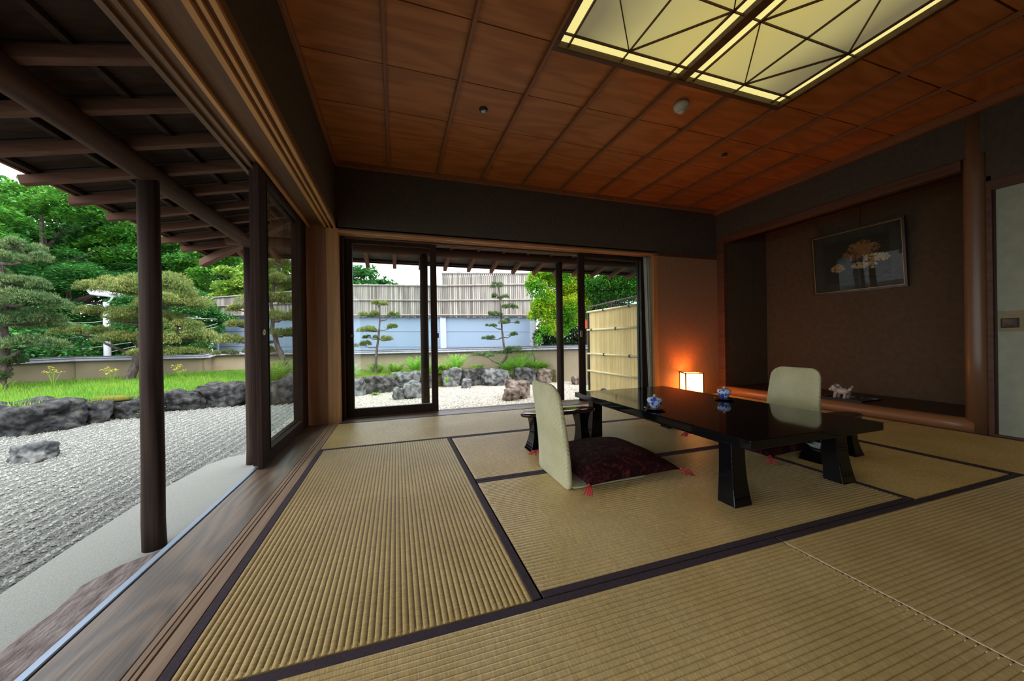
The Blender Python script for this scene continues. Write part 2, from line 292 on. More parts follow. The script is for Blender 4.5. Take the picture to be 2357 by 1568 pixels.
def fastmesh(name, verts, faces, m, parent=None, kind=None, smooth=False):
    verts = np.asarray(verts, dtype=np.float32).copy(); faces = np.asarray(faces, dtype=np.int32)
    if parent is not None: verts -= np.array(shift_of(parent), dtype=np.float32)
    me = bpy.data.meshes.new(name); me.vertices.add(len(verts)); me.vertices.foreach_set('co', verts.ravel())
    k = faces.shape[1]; me.loops.add(faces.size); me.loops.foreach_set('vertex_index', faces.ravel()); me.polygons.add(len(faces))
    me.polygons.foreach_set('loop_start', np.arange(0, faces.size, k, dtype=np.int32)); me.polygons.foreach_set('loop_total', np.full(len(faces), k, dtype=np.int32))
    if smooth: me.polygons.foreach_set('use_smooth', np.ones(len(faces), dtype=bool))
    me.update(); me.materials.append(M[m]); o = bpy.data.objects.new(name, me); col.objects.link(o)
    if parent is not None: o.parent = parent
    if kind: o['kind'] = kind
    return o
def struct(o): o['kind'] = 'structure'; return o
def sroot(name, loc=(0, 0, 0)):
    o = bpy.data.objects.new(name, None); col.objects.link(o); o.location = loc; o['kind'] = 'structure'; return o
def copy_tree(o, parent=None):
    c = o.copy(); col.objects.link(c)
    if parent is not None: c.parent = parent
    for ch in list(o.children): copy_tree(ch, c)
    return c
def B(x0, x1, y0, y1, z0, z1): return MB().box(x0, x1, y0, y1, z0, z1)
# ================================================================== SETTING
XL, YF, XR, H = -.965, 2.84, 3.93, 2.587; YB = -3.6  # unseen back of the room and its side opening lengthened to add light
struct(B(-1.27, 5.4, YB-.1, 3.2, -.30, -.056).build('floor', 'postd'))
# --- ceiling: boards running across, thin battens towards the far wall
ceil = sroot('ceiling', (1.5, .4, H))
ys = [.937+.478*k for k in range(-10, 5)]
LX0, LX1, LY0, LY1 = .53, 2.43, -.50, .93
for i, y0 in enumerate(ys[:-1]):
    y1 = y0+.478; y1 = min(y1, 2.9)
    if y0 > 2.85 or y1 < YB: continue
    segs = [(XL-.02, XR+.05)]
    if y0 < LY1-.02 and y1 > LY0+.02: segs = [(XL-.02, LX0), (LX1, XR+.05)]
    for a, b in segs: MB().add([(a, y0+.0065, H+.004), (b, y0+.0065, H+.004), (b, y1-.0065, H), (a, y1-.0065, H), (a, y0+.0065, H+.03), (b, y0+.0065, H+.03), (b, y1-.0065, H+.03), (a, y1-.0065, H+.03)],
        [(0, 3, 2, 1), (4, 5, 6, 7), (0, 1, 5, 4), (1, 2, 6, 5), (2, 3, 7, 6), (3, 0, 4, 7)]).build('plank', 'ceil', ceil)
for k in range(9):
    x = -.456+.4826*k
    if k in (3, 4, 5): B(x-.012, x+.012, LY1+.01, 2.86, H-.028, H).build('batten', 'batten', ceil, bevel=.003); 
    elif k == 2: B(x-.012, x+.012, YB, 2.86, H-.028, H).build('batten', 'batten', ceil, bevel=.003)
    else: B(x-.012, x+.012, YB, 2.86, H-.028, H).build('batten', 'batten', ceil, bevel=.003)
B(XL-.3, 5.4, YB-.1, 3.2, H+.15, H+.17).build('ceiling_backing', 'plaster', ceil)
t = sroot('trim_1', (0, 0, H)); B(XL, XL+.03, YB, YF, 2.535, H).build('left_moulding', 'batten', t, bevel=.004)
B(XL, XR, YF-.03, YF, 2.535, H).build('far_moulding', 'batten', t, bevel=.004); B(XR-.045, XR, YB, YF, 2.515, H).build('right_moulding', 'batten', t, bevel=.004)
# --- left side: plaster band over the grooved lintel
struct(B(XL-.10, XL, YB, YF+.1, 1.985, 2.75).build('wall_left', 'plaster'))
struct(B(-1.33, -1.21, YB, YF+.3, 2.0, 2.75).build('wall_outer_left', 'plaster'))
lk = sroot('lintel_left', (-1.1, .5, 1.93))
B(-1.066, XL+.004, YB, YF, 1.94, 1.99).build('lintel_core', 'kamoid', lk)
for a, b in ((-1.066, -1.042), (-1.020, -1.005), (-.981, -.960)): B(a, b, YB, YF, 1.922, 1.942).build('lintel_lip', 'kamoi', lk)
B(-1.335, -1.19, YB, YF+.25, 1.94, 2.0).build('outer_lintel_core', 'kamoid', lk)
for a, b, m_ in ((-1.335, -1.310, 'kamoid'), (-1.282, -1.262, 'kamoid'), (-1.213, -1.193, 'kamoi')): B(a, b, YB, YF+.25, 1.922, 1.942).build('lintel_lip', m_, lk)
B(-1.193, -1.066, YB, YF+.1, 1.955, 1.975).build('lintel_soffit', 'kamoid', lk)
# --- left sill: dark board, track with grooves, aluminium rail
ls = sroot('sill_left', (-1.1, .5, 0))
B(-1.262, -1.050, YB, YF+.25, -.05, -.002).build('sill_board', 'sill', ls, bevel=.002)
for a, b in ((-1.046, -1.030), (-1.026, -1.014), (-1.008, XL-.001)): B(a, b, YB, YF, -.05, .0).build('track_strip', 'shikii', ls, bevel=.0012)
B(-1.05, XL, YB, YF, -.06, -.012).build('track_bed', 'kamoid', ls)
B(-1.292, -1.267, YB, YF+.25, -.045, .001).build('metal_rail', 'metal', ls, bevel=.003)
B(-1.28, -1.05, YB, YF+.25, -.30, -.046).build('sill_beam', 'kamoid', ls)
# --- far corner post and board
struct(B(-1.052, -.945, YF, YF+.11, -.05, 2.0).build('corner_post', 'post', bevel=.004))
struct(B(-1.34, -1.05, YF+.03, YF+.07, -.05, 2.0).build('corner_board', 'postd'))
struct(B(-1.36, -1.22, 3.0, 3.14, -.3, 2.75).build('outer_corner_post', 'postd'))
# --- far wall
struct(B(XL-.1, XR+1.2, YF, YF+.09, 1.925, 2.75).build('wall_back', 'plaster'))
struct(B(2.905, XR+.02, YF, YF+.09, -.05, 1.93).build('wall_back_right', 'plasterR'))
struct(B(2.905, XR, YF-.012, YF, 1.885, 1.93).build('trim_2', 'darkw'))
fk = sroot('lintel_far', (1, 2.9, 1.9))
B(-.945, 2.905, YF+.0, YF+.27, 1.905, 1.94).build('lintel_core', 'kamoid', fk)
for a, b, m_ in ((-.006, .022, 'kamoix'), (.048, .062, 'kamoix'), (.09, .105, 'kamoix'), (.20, .215, 'kamoid'), (.25, .27, 'kamoid')): B(-.945, 2.905, YF+a, YF+b, 1.885, 1.907).build('lintel_lip', m_, fk)
struct(B(-1.34, XR+1.3, 3.10, 3.2, 1.90, 2.75).build('wall_outer_back', 'plaster'))
fs_ = sroot('sill_far', (1, 2.9, 0))
B(-.945, 2.905, YF-.018, YF+.13, -.05, .0).build('sill_board', 'farsill', fs_, bevel=.002)
for a, b in ((.135, .20), (.215, .245), (.26, .30)): B(-.945, 2.905, YF+a, YF+b, -.05, .0).build('track_strip', 'farsill', fs_, bevel=.0015)
B(-1.3, 5, YF+.05, YF+.31, -.3, -.02).build('sill_beam', 'kamoid', fs_)
struct(B(2.838, 2.905, YF-.006, YF+.12, -.05, 1.90).build('window_post', 'post', bevel=.003))
struct(B(2.83, 2.96, YF+.12, YF+.3, -.1, 1.95).build('window_outer_post', 'sash'))
struct(B(2.96, 5.2, 3.05, 3.15, -.6, 1.95).build('wall_outer_right', 'plaster'))
# --- glazed sashes
def sash(name, axis, a0, a1, c, z0, z1, st, rail, top=.05, th=.03, latch=None, fst=None):
    """axis 'y': pane in the plane x=c, from y=a0 to a1; axis 'x': pane in the plane y=c"""
    def bx(u0, u1, w0, w1, t_=th): return B(c-t_/2, c+t_/2, u0, u1, w0, w1) if axis == 'y' else B(u0, u1, c-t_/2, c+t_/2, w0, w1)
    r = sroot(name, ((c, (a0+a1)/2, z0) if axis == 'y' else ((a0+a1)/2, c, z0)))
    s0 = fst or st
    bx(a0, a0+s0, z0, z1).build('stile', 'sash', r, bevel=.003); bx(a1-st, a1, z0, z1).build('stile', 'sash', r, bevel=.003)
    bx(a0+s0, a1-st, z0, z0+rail).build('bottom_rail', 'sash', r, bevel=.003); bx(a0+s0, a1-st, z1-top, z1).build('top_rail', 'sash', r, bevel=.003)
    bx(a0+s0-.004, a1-st+.004, z0+rail-.004, z1-top+.004, .004).build('pane', 'glass', r)
    g = th+.008
    for q in ((a0+s0, a0+s0+.006, z0+rail, z1-top), (a1-st-.006, a1-st, z0+rail, z1-top), (a0+s0, a1-st, z0+rail, z0+rail+.008)): bx(*q, g).build('glazing_bead', 'dark' if axis == 'x' else 'sash', r)
    return r
w1 = sash('window_1', 'y', 1.612, 2.83, -1.238, .0, 1.935, .22, .085, fst=.135)
w2 = sash('window_2', 'y', 1.69, 2.83, -1.288, .0, 1.935, .16, .085, fst=.115)
lt = MB().lathe([(.006, -.012), (.019, -.012), (.022, 0), (.019, .006), (.010, .004), (.008, -.004)], n=20)
lt.v = [(-1.222+z, 1.652+x, .868+y) for x, y, z in lt.v]; lt.build('ring_latch', 'steel', w1, smooth=True)
w3 = sash('window_3', 'x', -.945, .035, 3.075, .0, 1.895, .065, .085, fst=.10)
B(-.865, -.835, 3.04, 3.065, .85, .88).build('latch', 'dark', w3, bevel=.003); B(.030, .048, 3.04, 3.065, .83, .885).build('latch', 'dark', w3, bevel=.003)
struct(B(-1.05, -.915, YF+.11, YF+.32, -.05, 1.95).build('window_jamb', 'sash'))
w4 = sash('window_4', 'x', 1.815, 2.85, 3.025, .0, 1.895, .07, .085)
B(1.83, 1.86, 3.0, 3.012, .82, .90).build('latch', 'steel', w4, bevel=.003)
w5 = sash('window_5', 'x', 1.86, 2.85, 3.085, .0, 1.895, .07, .085)
# --- right side: alcove (tokonoma)
struct(B(XR+.01, XR+.085, YF-.11, YF+.1, -.05, 2.19).build('alcove_post', 'darkw', bevel=.004))
struct(B(XR+.08, 4.80, 2.73, 2.83, .0, 2.5).build('wall_alcove_side', 'plasterT'))
struct(B(4.76, 4.84, .3, 2.75, .0, 2.5).build('wall_alcove_back', 'plasterT'))
struct(B(XR, 4.78, .46, .53, .0, 2.5).build('wall_alcove_near', 'plasterT'))
struct(B(XR+.02, 4.78, .5, 2.75, 2.45, 2.5).build('ceiling_alcove', 'batten'))
struct(B(XR+.06, 4.78, .5, 2.76, .0, .105).build('floor_alcove', 'tokow'))
kb = MB().tube([(XR+.035, .50+.2345*k, .043) for k in range(11)], [.064]*11, n=16)
struct(kb.build('alcove_rail', 'kamachi', smooth=True))
struct(B(XR, XR+.08, .56, YF, 2.105, 2.19).build('alcove_lintel', 'darkw', bevel=.006))
struct(B(XR, XR+.08, .432, YF+.02, 2.19, 2.75).build('wall_right', 'plaster'))
struct(MB().tube([(3.985, .497, z) for z in (-.05, .6, 1.3, 2.0, 2.56)], [.070, .069, .068, .067, .066], n=24).build('pillar', 'pillar', smooth=True))
struct(B(XR+.0, XR+.05, .405, .435, -.03, 2.0).build('door_jamb', 'darkw', bevel=.003))
struct(B(XR, XR+.06, YB, .41, 1.885, 1.96).build('door_lintel', 'darkw', bevel=.003))
struct(B(XR, XR+.08, YB, .431, 1.96, 2.75).build('wall_right_near', 'plaster'))
struct(B(XR, XR+.09, YB, .41, -.05, .014).build('door_track', 'darkw'))
for k, (a, b, xx) in enumerate(((-.48, .405, XR+.025), (-1.36, -.48, XR+.05), (-2.24, -1.36, XR+.025), (-3.6, -2.24, XR+.05))):
    d = sroot(f'door_{k+1}', (xx, (a+b)/2, 0)); th = .02
    B(xx, xx+th, a, b, .014, .80).build('lower_panel', 'fusuma', d); B(xx, xx+th, a, b, .955, 1.885).build('upper_panel', 'fusuma', d)
    B(xx-.001, xx+th, a, b, .80, .955).build('middle_band', 'fband', d); B(xx-.006, xx+th, b-.012, b, .014, 1.885).build('edge_frame', 'lampf', d)
    if k == 0:
        hd = B(xx-.004, xx, .293, .378, .828, .900).build('handle_plate', 'lampf', d, bevel=.002); B(xx-.006, xx-.003, .303, .368, .838, .892).build('handle_recess', 'rockr', hd)
struct(B(XL-.4, 5.4, YB-.1, YB, -.3, 2.75).build('wall_front', 'plaster'))
struct(B(XR+.1, XR+.15, YB, .45, -.1, 2.75).build('wall_right_outer', 'plaster')); struct(B(4.85, 4.95, .2, 3.1, -.3, 2.75).build('wall_alcove_outer', 'plaster'))
# ================================================================== EAVES
ev = sroot('roof_eaves', (-1.5, 3.8, 2.0)); SL = .22
zl = lambda x: 1.843+SL*(x+2.70)          # rafter underside, left eave
zf = lambda y: 1.862-SL*(y-4.45)          # rafter underside, far eave
def hipy(x): return 3.8-(x+2.0)*(.65/.70)   # the hip line: y reached at a given x
for k in range(-18, 5):
    y = 2.515+.358*k
    if y < YB-.3: continue
    x1 = -1.22
    if y > 3.06: x1 = -2.0+(3.8-y)*(.70/.65)-.05
    x0 = -2.70
    if x1 < x0+.1: continue
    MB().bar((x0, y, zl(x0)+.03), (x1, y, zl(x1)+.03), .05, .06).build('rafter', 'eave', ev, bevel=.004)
for k in range(-5, 17):
    x = -.416+.365*k; y0 = 3.12; y1 = 4.45
    if x < -1.25: y0 = 3.8-(x+2.0)*.9286+.05
    if y0 > y1-.1 : continue
    MB().bar((x, y0, zf(y0)+.03), (x, y1, zf(y1)+.03), .05, .06).build('rafter', 'eavey', ev, bevel=.004)
MB().bar((-1.25, 3.10, 2.16), (-2.74, 4.49, 1.83), .075, .09).build('hip_rafter', 'eave', ev, bevel=.006)
for x in (-2.62, -2.25, -1.75, -1.42):
    e = min(4.4, hipy(x)); MB().bar((x, YB-.3, zl(x)+.072), (x, e, zl(x)+.072), .035, .024).build('roof_batten', 'board', ev)
for y in (4.36, 4.0, 3.45):
    MB().bar((-2.0-(y-3.8)/.9286, y, zf(y)+.072), (5.5, y, zf(y)+.072), .035, .024).build('roof_batten', 'board', ev)
for k in range(-18, 10):      # roof boards over the left eave, one between each pair of rafters and one above
    for h_ in (0, 1):
        y = 2.515+.358*k/1+.179*h_
        if y < YB-.4 or y > 4.35: continue
        x1 = -1.2 if y < 3.0 else min(-1.2, -2.0+(3.8-y)*(.70/.65)+.05)
        if x1 < -2.6: continue
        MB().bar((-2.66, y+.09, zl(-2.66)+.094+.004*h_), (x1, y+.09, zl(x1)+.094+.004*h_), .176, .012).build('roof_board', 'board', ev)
for k in range(-12, 34):
    x = -.416+.1825*k; y0 = 3.1
    if x < -1.25: y0 = 3.8-(x+2.0)*.9286-.1
    if y0 > 4.3: continue
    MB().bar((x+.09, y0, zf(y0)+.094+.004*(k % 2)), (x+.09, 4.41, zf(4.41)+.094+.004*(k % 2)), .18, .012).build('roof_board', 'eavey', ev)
MB().bar((-2.66, YB-.3, zl(-2.66)+.085), (-2.66, 4.42, zl(-2.66)+.085), .02, .05).build('fascia', 'eavey', ev)
MB().bar((-2.67, 4.42, zf(4.42)+.085), (5.5, 4.42, zf(4.42)+.085), .02, .05).build('fascia', 'eave', ev)
# roofing above the boards
rf = MB(); rf.add([(-2.72, YB-.4, zl(-2.72)+.125), (-2.72, 4.48, zl(-2.72)+.125), (-1.2, 3.0, 2.36), (-1.2, YB-.4, 2.36)], [(0, 1, 2, 3)])
rf.add([(-2.72, 4.48, zl(-2.72)+.125), (5.6, 4.48, zl(-2.72)+.125), (5.6, 3.0, 2.36), (-1.2, 3.0, 2.36)], [(0, 1, 2, 3)])
ro = rf.build('roofing', 'roofm', ev); sd = ro.modifiers.new('s', 'SOLIDIFY'); sd.thickness = .03; sd.offset = 1
struct(B(-1.36, 5.5, YB-.4, 3.2, 2.76, 2.86).build('roof_main', 'roofm'))
# logs and posts
struct(MB().tube([(-2.0, y, 2.0-.008*(y+2)) for y in (YB-.3, -1, 0, 1, 2, 3, 3.98)], [.085, .084, .080, .076, .072, .068, .066], n=18, wob=.01).build('beam_left', 'log', smooth=True))
struct(MB().tube([(x, 3.80, 1.985) for x in (-2.22, -1, 0, 1, 2, 3, 4, 5.4)], .062, n=16, wob=.01).build('beam_far', 'logx', smooth=True))
for k, (x, y, r0, zt) in enumerate(((-2.0, 2.05, .060, 1.95), (-2.0, 3.80, .062, 1.95), (-.05, 3.80, .054, 1.95), (1.93, 3.80, .053, 1.95), (3.9, 3.8, .055, 1.95), (-2.0, -.6, .06, 1.95))):
    struct(MB().tube([(x+random.uniform(-.003, .003), y, z) for z in (-.585, -.4, 0, .6, 1.2, zt)], [r0*1.05, r0*1.02, r0, r0*.98, r0*.96, r0*.95], n=18, wob=.012).build('post', 'logz', smooth=True))
# ================================================================== GARDEN GROUND
g = sroot('ground', (0, 5, -.6))
struct(B(-60, 60, -12, 90, -1.1, -.8).build('ground_beyond', 'road'))
# raked gravel as a real ridged surface
def gravel():
    xs = np.arange(-14, 6.01, .03); xs = np.concatenate([np.arange(-14, -6.5, .25), np.arange(-6.5, -2.2, .022), np.arange(-2.2, 6.4, .2)])
    yy = np.concatenate([np.arange(-9, .5, .4), np.arange(.5, 10.2, .12)])
    X, Y = np.meshgrid(xs, yy); r = np.where((X > -6.4) & (X < -2.4), .014*np.sin(2*PI*X/.125+1.2*np.sin(Y*.5)), 0)
    Z = -.605+r+rng.normal(0, .0022, X.shape)
    V = np.stack([X, Y, Z], -1).reshape(-1, 3); nx, ny = len(xs), len(yy)
    i = (np.arange(ny-1)[:, None]*nx+np.arange(nx-1)[None, :]).ravel(); Fc = np.stack([i, i+1, i+nx+1, i+nx], 1)
    o = fastmesh('gravel_bed', V, Fc, 'gravel', g, smooth=False)
gravel()
def in_poly(x, y, poly):
    c = np.zeros(x.shape, bool); n = len(poly)
    for i in range(n):
        x1, y1 = poly[i]; x2, y2 = poly[(i+1) % n]
        with np.errstate(divide='ignore', invalid='ignore'):
            c ^= ((y1 > y) != (y2 > y)) & (x < (x2-x1)*(y-y1)/(y2-y1+1e-12)+x1)
    return c
bed_front = [(-14, 1.5), (-9, 4.6), (-7.4, 6.2), (-6.2, 7.0), (-5.6, 7.75), (-4.9, 8.5), (-4.1, 8.75), (-2.9, 8.55), (-1.5, 9.12), (-.9, 9.45), (-.1, 10.0), (1.2, 9.92), (1.9, 9.85), (2.6, 9.52), (3.5, 9.45), (4.3, 9.42)]
bed = bed_front+[(4.9, 9.7), (-1.0, 13.4), (-6, 15.8), (-14, 15.8)]
conc = [(-1.25, YB-1), (-2.55, YB-1), (-2.54, 1.7), (-2.57, 2.3), (-2.58, 3.2), (-2.50, 3.95), (-2.38, 4.18), (-2.18, 4.28), (5.0, 4.2), (5.0, 2.9), (-1.25, 2.9)]
MB().prism(conc, -.8, -.585).build('concrete_apron', 'conc', g, bevel=.01)
def pebbles(n, x0, x1, y0, y1, s0, s1):
    x = rng.uniform(x0, x1, n); y = rng.uniform(y0, y1, n)
    ok = ~in_poly(x, y, bed) & ~in_poly(x, y, conc); x, y = x[ok], y[ok]; n = len(x)
    s = rng.uniform(s0, s1, n); a = rng.uniform(0, PI, n); z = -.602+np.where(x < -2.4, .014*np.sin(2*PI*x/.125+1.2*np.sin(y*.5)), 0)
    V = np.zeros((n, 5, 3)); asp = rng.uniform(.6, 1, n)
    for k in range(4):
        t_ = a+k*PI/2+rng.uniform(-.3, .3, n); q = s*(asp if k % 2 else 1); V[:, k, 0] = x+np.cos(t_)*q; V[:, k, 1] = y+np.sin(t_)*q; V[:, k, 2] = z-.002
    V[:, 4, 0] = x+rng.uniform(-.3, .3, n)*s; V[:, 4, 1] = y+rng.uniform(-.3, .3, n)*s; V[:, 4, 2] = z+s*rng.uniform(.5, .9, n)
    b = np.arange(n)[:, None]*5; F4 = np.array([[0, 1, 4], [1, 2, 4], [2, 3, 4], [3, 0, 4]]); Fc = (b[:, None, :]+F4[None]).reshape(-1, 3)
    return V.reshape(-1, 3), Fc
v1, f1 = pebbles(50000, -6.5, -2.3, .6, 9, .008, .016); v2, f2 = pebbles(60000, -2.3, 5, 4.2, 9.9, .011, .020)
tag(fastmesh('pebbles', v1, f1, 'pebble', kind='stuff'), 'grey raked gravel in the left part of the garden', 'gravel'); tag(fastmesh('pebbles', v2, f2, 'pebblew', kind='stuff'), 'pale warm gravel beyond the far window', 'gravel')
# red stepping stone beside the sill
ring = [(-1.33, 1.86), (-1.70, 1.84), (-1.86, 1.74), (-1.96, 1.66), (-2.03, 1.5), (-2.0, 1.3), (-2.02, 1.1), (-2.0, .6), (-1.95, .1), (-1.33, 0)]
o = MB().prism(ring, -.60, -.47).build('stepping_stone', 'redstone', bevel=.03, seg=4); tag(o, 'long reddish brown stepping stone on the concrete beside the sill', 'stone')
# bed soil
def bedmesh():
    xs = np.arange(-14, 5.2, .2); yy = np.arange(1, 16.2, .2); X, Y = np.meshgrid(xs, yy); ins = in_poly(X, Y, bed)
    Z = -.24+.03*np.sin(X*1.7)+.02*np.sin(Y*2.1+X)+rng.normal(0, .008, X.shape)
    nx, ny = len(xs), len(yy); i = (np.arange(ny-1)[:, None]*nx+np.arange(nx-1)[None, :]).ravel()
    Fc = np.stack([i, i+1, i+nx+1, i+nx], 1); keep = ins.ravel()[Fc].all(1)
    fastmesh('bed_soil', np.stack([X, Y, Z], -1).reshape(-1, 3), Fc[keep], 'soil', g, smooth=True)
bedmesh()
bm_ = MB(); bf = [(-14, 1.3)]+bed_front[1:]+[(4.5, 9.3)]
for (x0_, y0_), (x1_, y1_) in zip(bf[:-1], bf[1:]): bm_.add([(x0_, y0_+.05, -.7), (x1_, y1_+.05, -.7), (x1_, y1_+.12, -.22), (x0_, y0_+.12, -.22), (x0_, y0_+.3, -.7), (x1_, y1_+.3, -.7), (x1_, y1_+.3, -.22), (x0_, y0_+.3, -.22)], [(0, 1, 2, 3), (4, 5, 6, 7), (3, 2, 6, 7)])
bm_.build('bed_bank', 'soil', g)
def bedz(x, y): return -.24+.03*math.sin(x*1.7)+.02*math.sin(y*2.1+x)
# ------------------------------------------------------------------ rocks
from mathutils import noise as mn
def rock(x, y, hw, h, m, label, dp=None, seed=0, rz=0, flat=.6, base=-.63, lobes=1):
    bm = bmesh.new(); bmesh.ops.create_icosphere(bm, subdivisions=5, radius=1)
    dp = dp or hw*.75; off = Vector((seed*3.1, seed*1.7, seed*.9))
    for v in bm.verts:
        p = v.co.copy(); d = mn.noise(p*1.1+off)*.42+mn.noise(p*2.6+off)*.18+abs(mn.noise(p*5+off))*.10+mn.noise(p*11+off)*.045+mn.noise(p*24+off)*.02
        c = max(abs(p.x), abs(p.y), abs(p.z)); p = p*(1+d)*((1/c)**flat)
        v.co = Vector((p.x*hw*.80, p.y*dp*.80, max(-1, p.z)*h*.62+h*.42))
    me = bpy.data.meshes.new('boulder'); bm.to_mesh(me); bm.free(); me.polygons.foreach_set('use_smooth', [True]*len(me.polygons)); me.materials.append(M[m])
    o = bpy.data.objects.new('boulder', me); col.objects.link(o); o.location = (x, y+dp*.5, base+.02); o.rotation_euler = (0, 0, rz); return tag(o, label, 'rock')
RK = [(-6.35, 6.95, .68, .46, 'rockd', 'largest dark boulder, leftmost in the row edging the lawn', -.5),
 (-5.80, 7.49, .30, .36, 'rockd', 'dark boulder topped with moss, right of the largest boulder', -.4), (-5.45, 7.80, .34, .34, 'rockd', 'low slanting dark boulder left of the near log post', -.4),
 (-5.20, 8.25, .2, .33, 'rockd', 'boulder half hidden behind the near log post', 0), (-4.83, 8.36, .41, .38, 'rockd', 'speckled dark boulder just right of the near log post', -.2),
 (-4.13, 8.54, .54, .48, 'rockd', 'broad square boulder left of the corner post, lawn above it', -.1), (-3.72, 8.75, .2, .34, 'rockd', 'small black boulder against the corner post', 0),
 (-2.91, 8.37, .42, .50, 'rockd', 'smooth dark boulder seen through the left sliding glass door', 0),
 (-1.48, 8.97, .24, .40, 'rockb', 'rounded grey boulder at the left edge of the far window', 0), (-.92, 9.29, .46, .42, 'rock', 'wide grey boulder under the small pine', .2),
 (-.14, 9.87, .42, .44, 'rockb', 'bluish grey boulder left of the far log post', 0), (.49, 9.78, .24, .38, 'rock', 'boulder hidden behind the far log post and sash stile', 0),
 (1.20, 9.78, .29, .47, 'rockb', 'streaked grey boulder, first in the open part of the far window', 0), (1.86, 9.70, .36, .48, 'rock', 'rugged brownish grey boulder behind the little round stone', 0),
 (2.58, 9.36, .44, .45, 'rockb', 'smooth wedge shaped grey boulder under the tall pine', -.2), (3.45, 9.30, .36, .44, 'rock', 'dark boulder below the bright fern clump', -.2),
 (4.12, 9.33, .28, .38, 'rockr', 'brown boulder at the right end of the stone edging', 0), (1.54, 9.22, .15, .24, 'rockb', 'little round stone in front of the edging boulders', 0),
 (-.38, 7.91, .15, .25, 'rockb', 'small pointed stone standing in the gravel, far window', .3), (-.02, 7.95, .27, .33, 'rockb', 'rounded grey stone beside the pointed stone in the gravel', .3),
 (2.12, 6.66, .22, .25, 'rockr', 'front lobe of brown rock in the gravel beyond the chair', 0), (2.38, 6.88, .30, .39, 'rockr', 'taller brown rock in the gravel beyond the chair', .2),
 (4.85, 8.55, .18, .22, 'rockr', 'pale pinkish stone at the foot of the wall by the bamboo screen', 0)]
for i, (x, y, hw, h, m_, lb, rz) in enumerate(RK): rock(x, y, hw*(1.2 if i < 17 else 1.05), h*1.06, m_, lb, seed=i+1, rz=rz, dp=hw*.8)
rock(-4.71, 4.94, .22, .20, 'rockb', 'flat blue grey stone alone in the raked gravel', seed=40, dp=.15, rz=-.3)
rock(3.42, 4.95, .22, .36, 'rock', 'mossy stone at the foot of the bamboo screen', seed=50, dp=.2)
# moss on rock and bed edge
for (x, y, rx_, ry_, lb) in ((-5.68, 7.92, .30, .16, 'yellow green moss cushion on the bed behind the dark boulders'), (-1.1, 9.8, .7, .3, 'ochre moss patch around the small pine trunk')):
    b = MB().lathe([(1, -.06), (.9, .005), (.6, .03), (.25, .04), (.05, .042)], c=(x, y, -.2), n=26, sx=rx_, sy=ry_)
    tag(b.build('moss_patch', 'moss', smooth=True, kind='stuff'), lb, 'moss')
# ------------------------------------------------------------------ grass and plants
def blades(n, fx, hmin, hmax, wd, lean=.4):
    x, y, z = fx; n = len(x); a = rng.uniform(0, 2*PI, n); h = rng.uniform(hmin, hmax, n); l = rng.uniform(0, lean, n)*h; b = rng.uniform(0, 2*PI, n)
    V = np.zeros((n, 3, 3)); V[:, 0] = np.stack([x+np.cos(a)*wd, y+np.sin(a)*wd, z], 1); V[:, 1] = np.stack([x-np.cos(a)*wd, y-np.sin(a)*wd, z], 1)
    V[:, 2] = np.stack([x+np.cos(b)*l, y+np.sin(b)*l, z+h], 1); return V.reshape(-1, 3), np.arange(n*3).reshape(-1, 3)
n = 90000; x = rng.uniform(-14, -2.6, n); y = rng.uniform(3, 15, n); ok = in_poly(x, y, bed) & (x > -13.5+(y-3)*.364+.2) & (y < 13.34+(x+9.66)*.406-.2) & ((x < -3.2) | (y < 10.5)); x, y = x[ok], y[ok]
z = -.24+.03*np.sin(x*1.7)+.02*np.sin(y*2.1+x)
v, f = blades(len(x), (x, y, z), .05, .15, .009); tag(fastmesh('lawn_grass', v, f, 'grass', kind='stuff'), 'bright green grass on the raised bed behind the boulders', 'grass')
n = 26000; x = rng.uniform(-2.6, 4.3, n); y = rng.uniform(9, 12.5, n); ok = in_poly(x, y, bed) & (rng.random(n) < .45); x, y = x[ok], y[ok]; z = -.24+.03*np.sin(x*1.7)+.02*np.sin(y*2.1+x)
v, f = blades(len(x), (x, y, z), .05, .17, .011); tag(fastmesh('ground_cover', v, f, 'leafC', kind='stuff'), 'low sprouting weeds on the bed under the pines', 'weeds')
def fan_plant(x, y, r, h, m, name, label, nstem=26, z=None, leaf=.03, cat='plant'):
    """arching stems, each with paired leaflets"""
    z = bedz(x, y) if z is None else z
    t = thing(name, label, cat, (x, y, z)); st = MB(); LV = []; LF = []; c = 0
    for k in range(nstem):
        a = random.uniform(0, 2*PI); rr = r*random.uniform(.3, 1); hh = h*random.uniform(.55, 1); P = []
        for j in range(5):
            s = j/4; P.append(Vector((x+math.cos(a)*rr*s, y+math.sin(a)*rr*s, z+hh*(1.5*s-.6*s*s)/.9)))
        st.tube(P, [.004, .003, .003, .002, .001], n=3)
        for j in range(2, 14):
            s = j/14; i0 = min(3, int(s*4)); q = P[i0].lerp(P[i0+1], s*4-i0); d = (P[i0+1]-P[i0]).normalized(); sd_ = d.cross(Vector((0, 0, 1))); sd_ = sd_.normalized() if sd_.length > .01 else Vector((1, 0, 0))
            for sg in (-1, 1):
                w_ = leaf*random.uniform(.7, 1.3)*(1.2-s*.6); e = q+sd_*sg*w_+d*w_*.5+Vector((0, 0, random.uniform(-.3, .2)*w_))
                LV += [q, q.lerp(e, .5)+d*w_*.35, e, q.lerp(e, .5)-d*w_*.25]; LF.append((c, c+1, c+2, c+3)); c += 4
    st.build('stems', m, t); fastmesh('foliage', [tuple(p) for p in LV], LF, m, t, kind='stuff'); return t
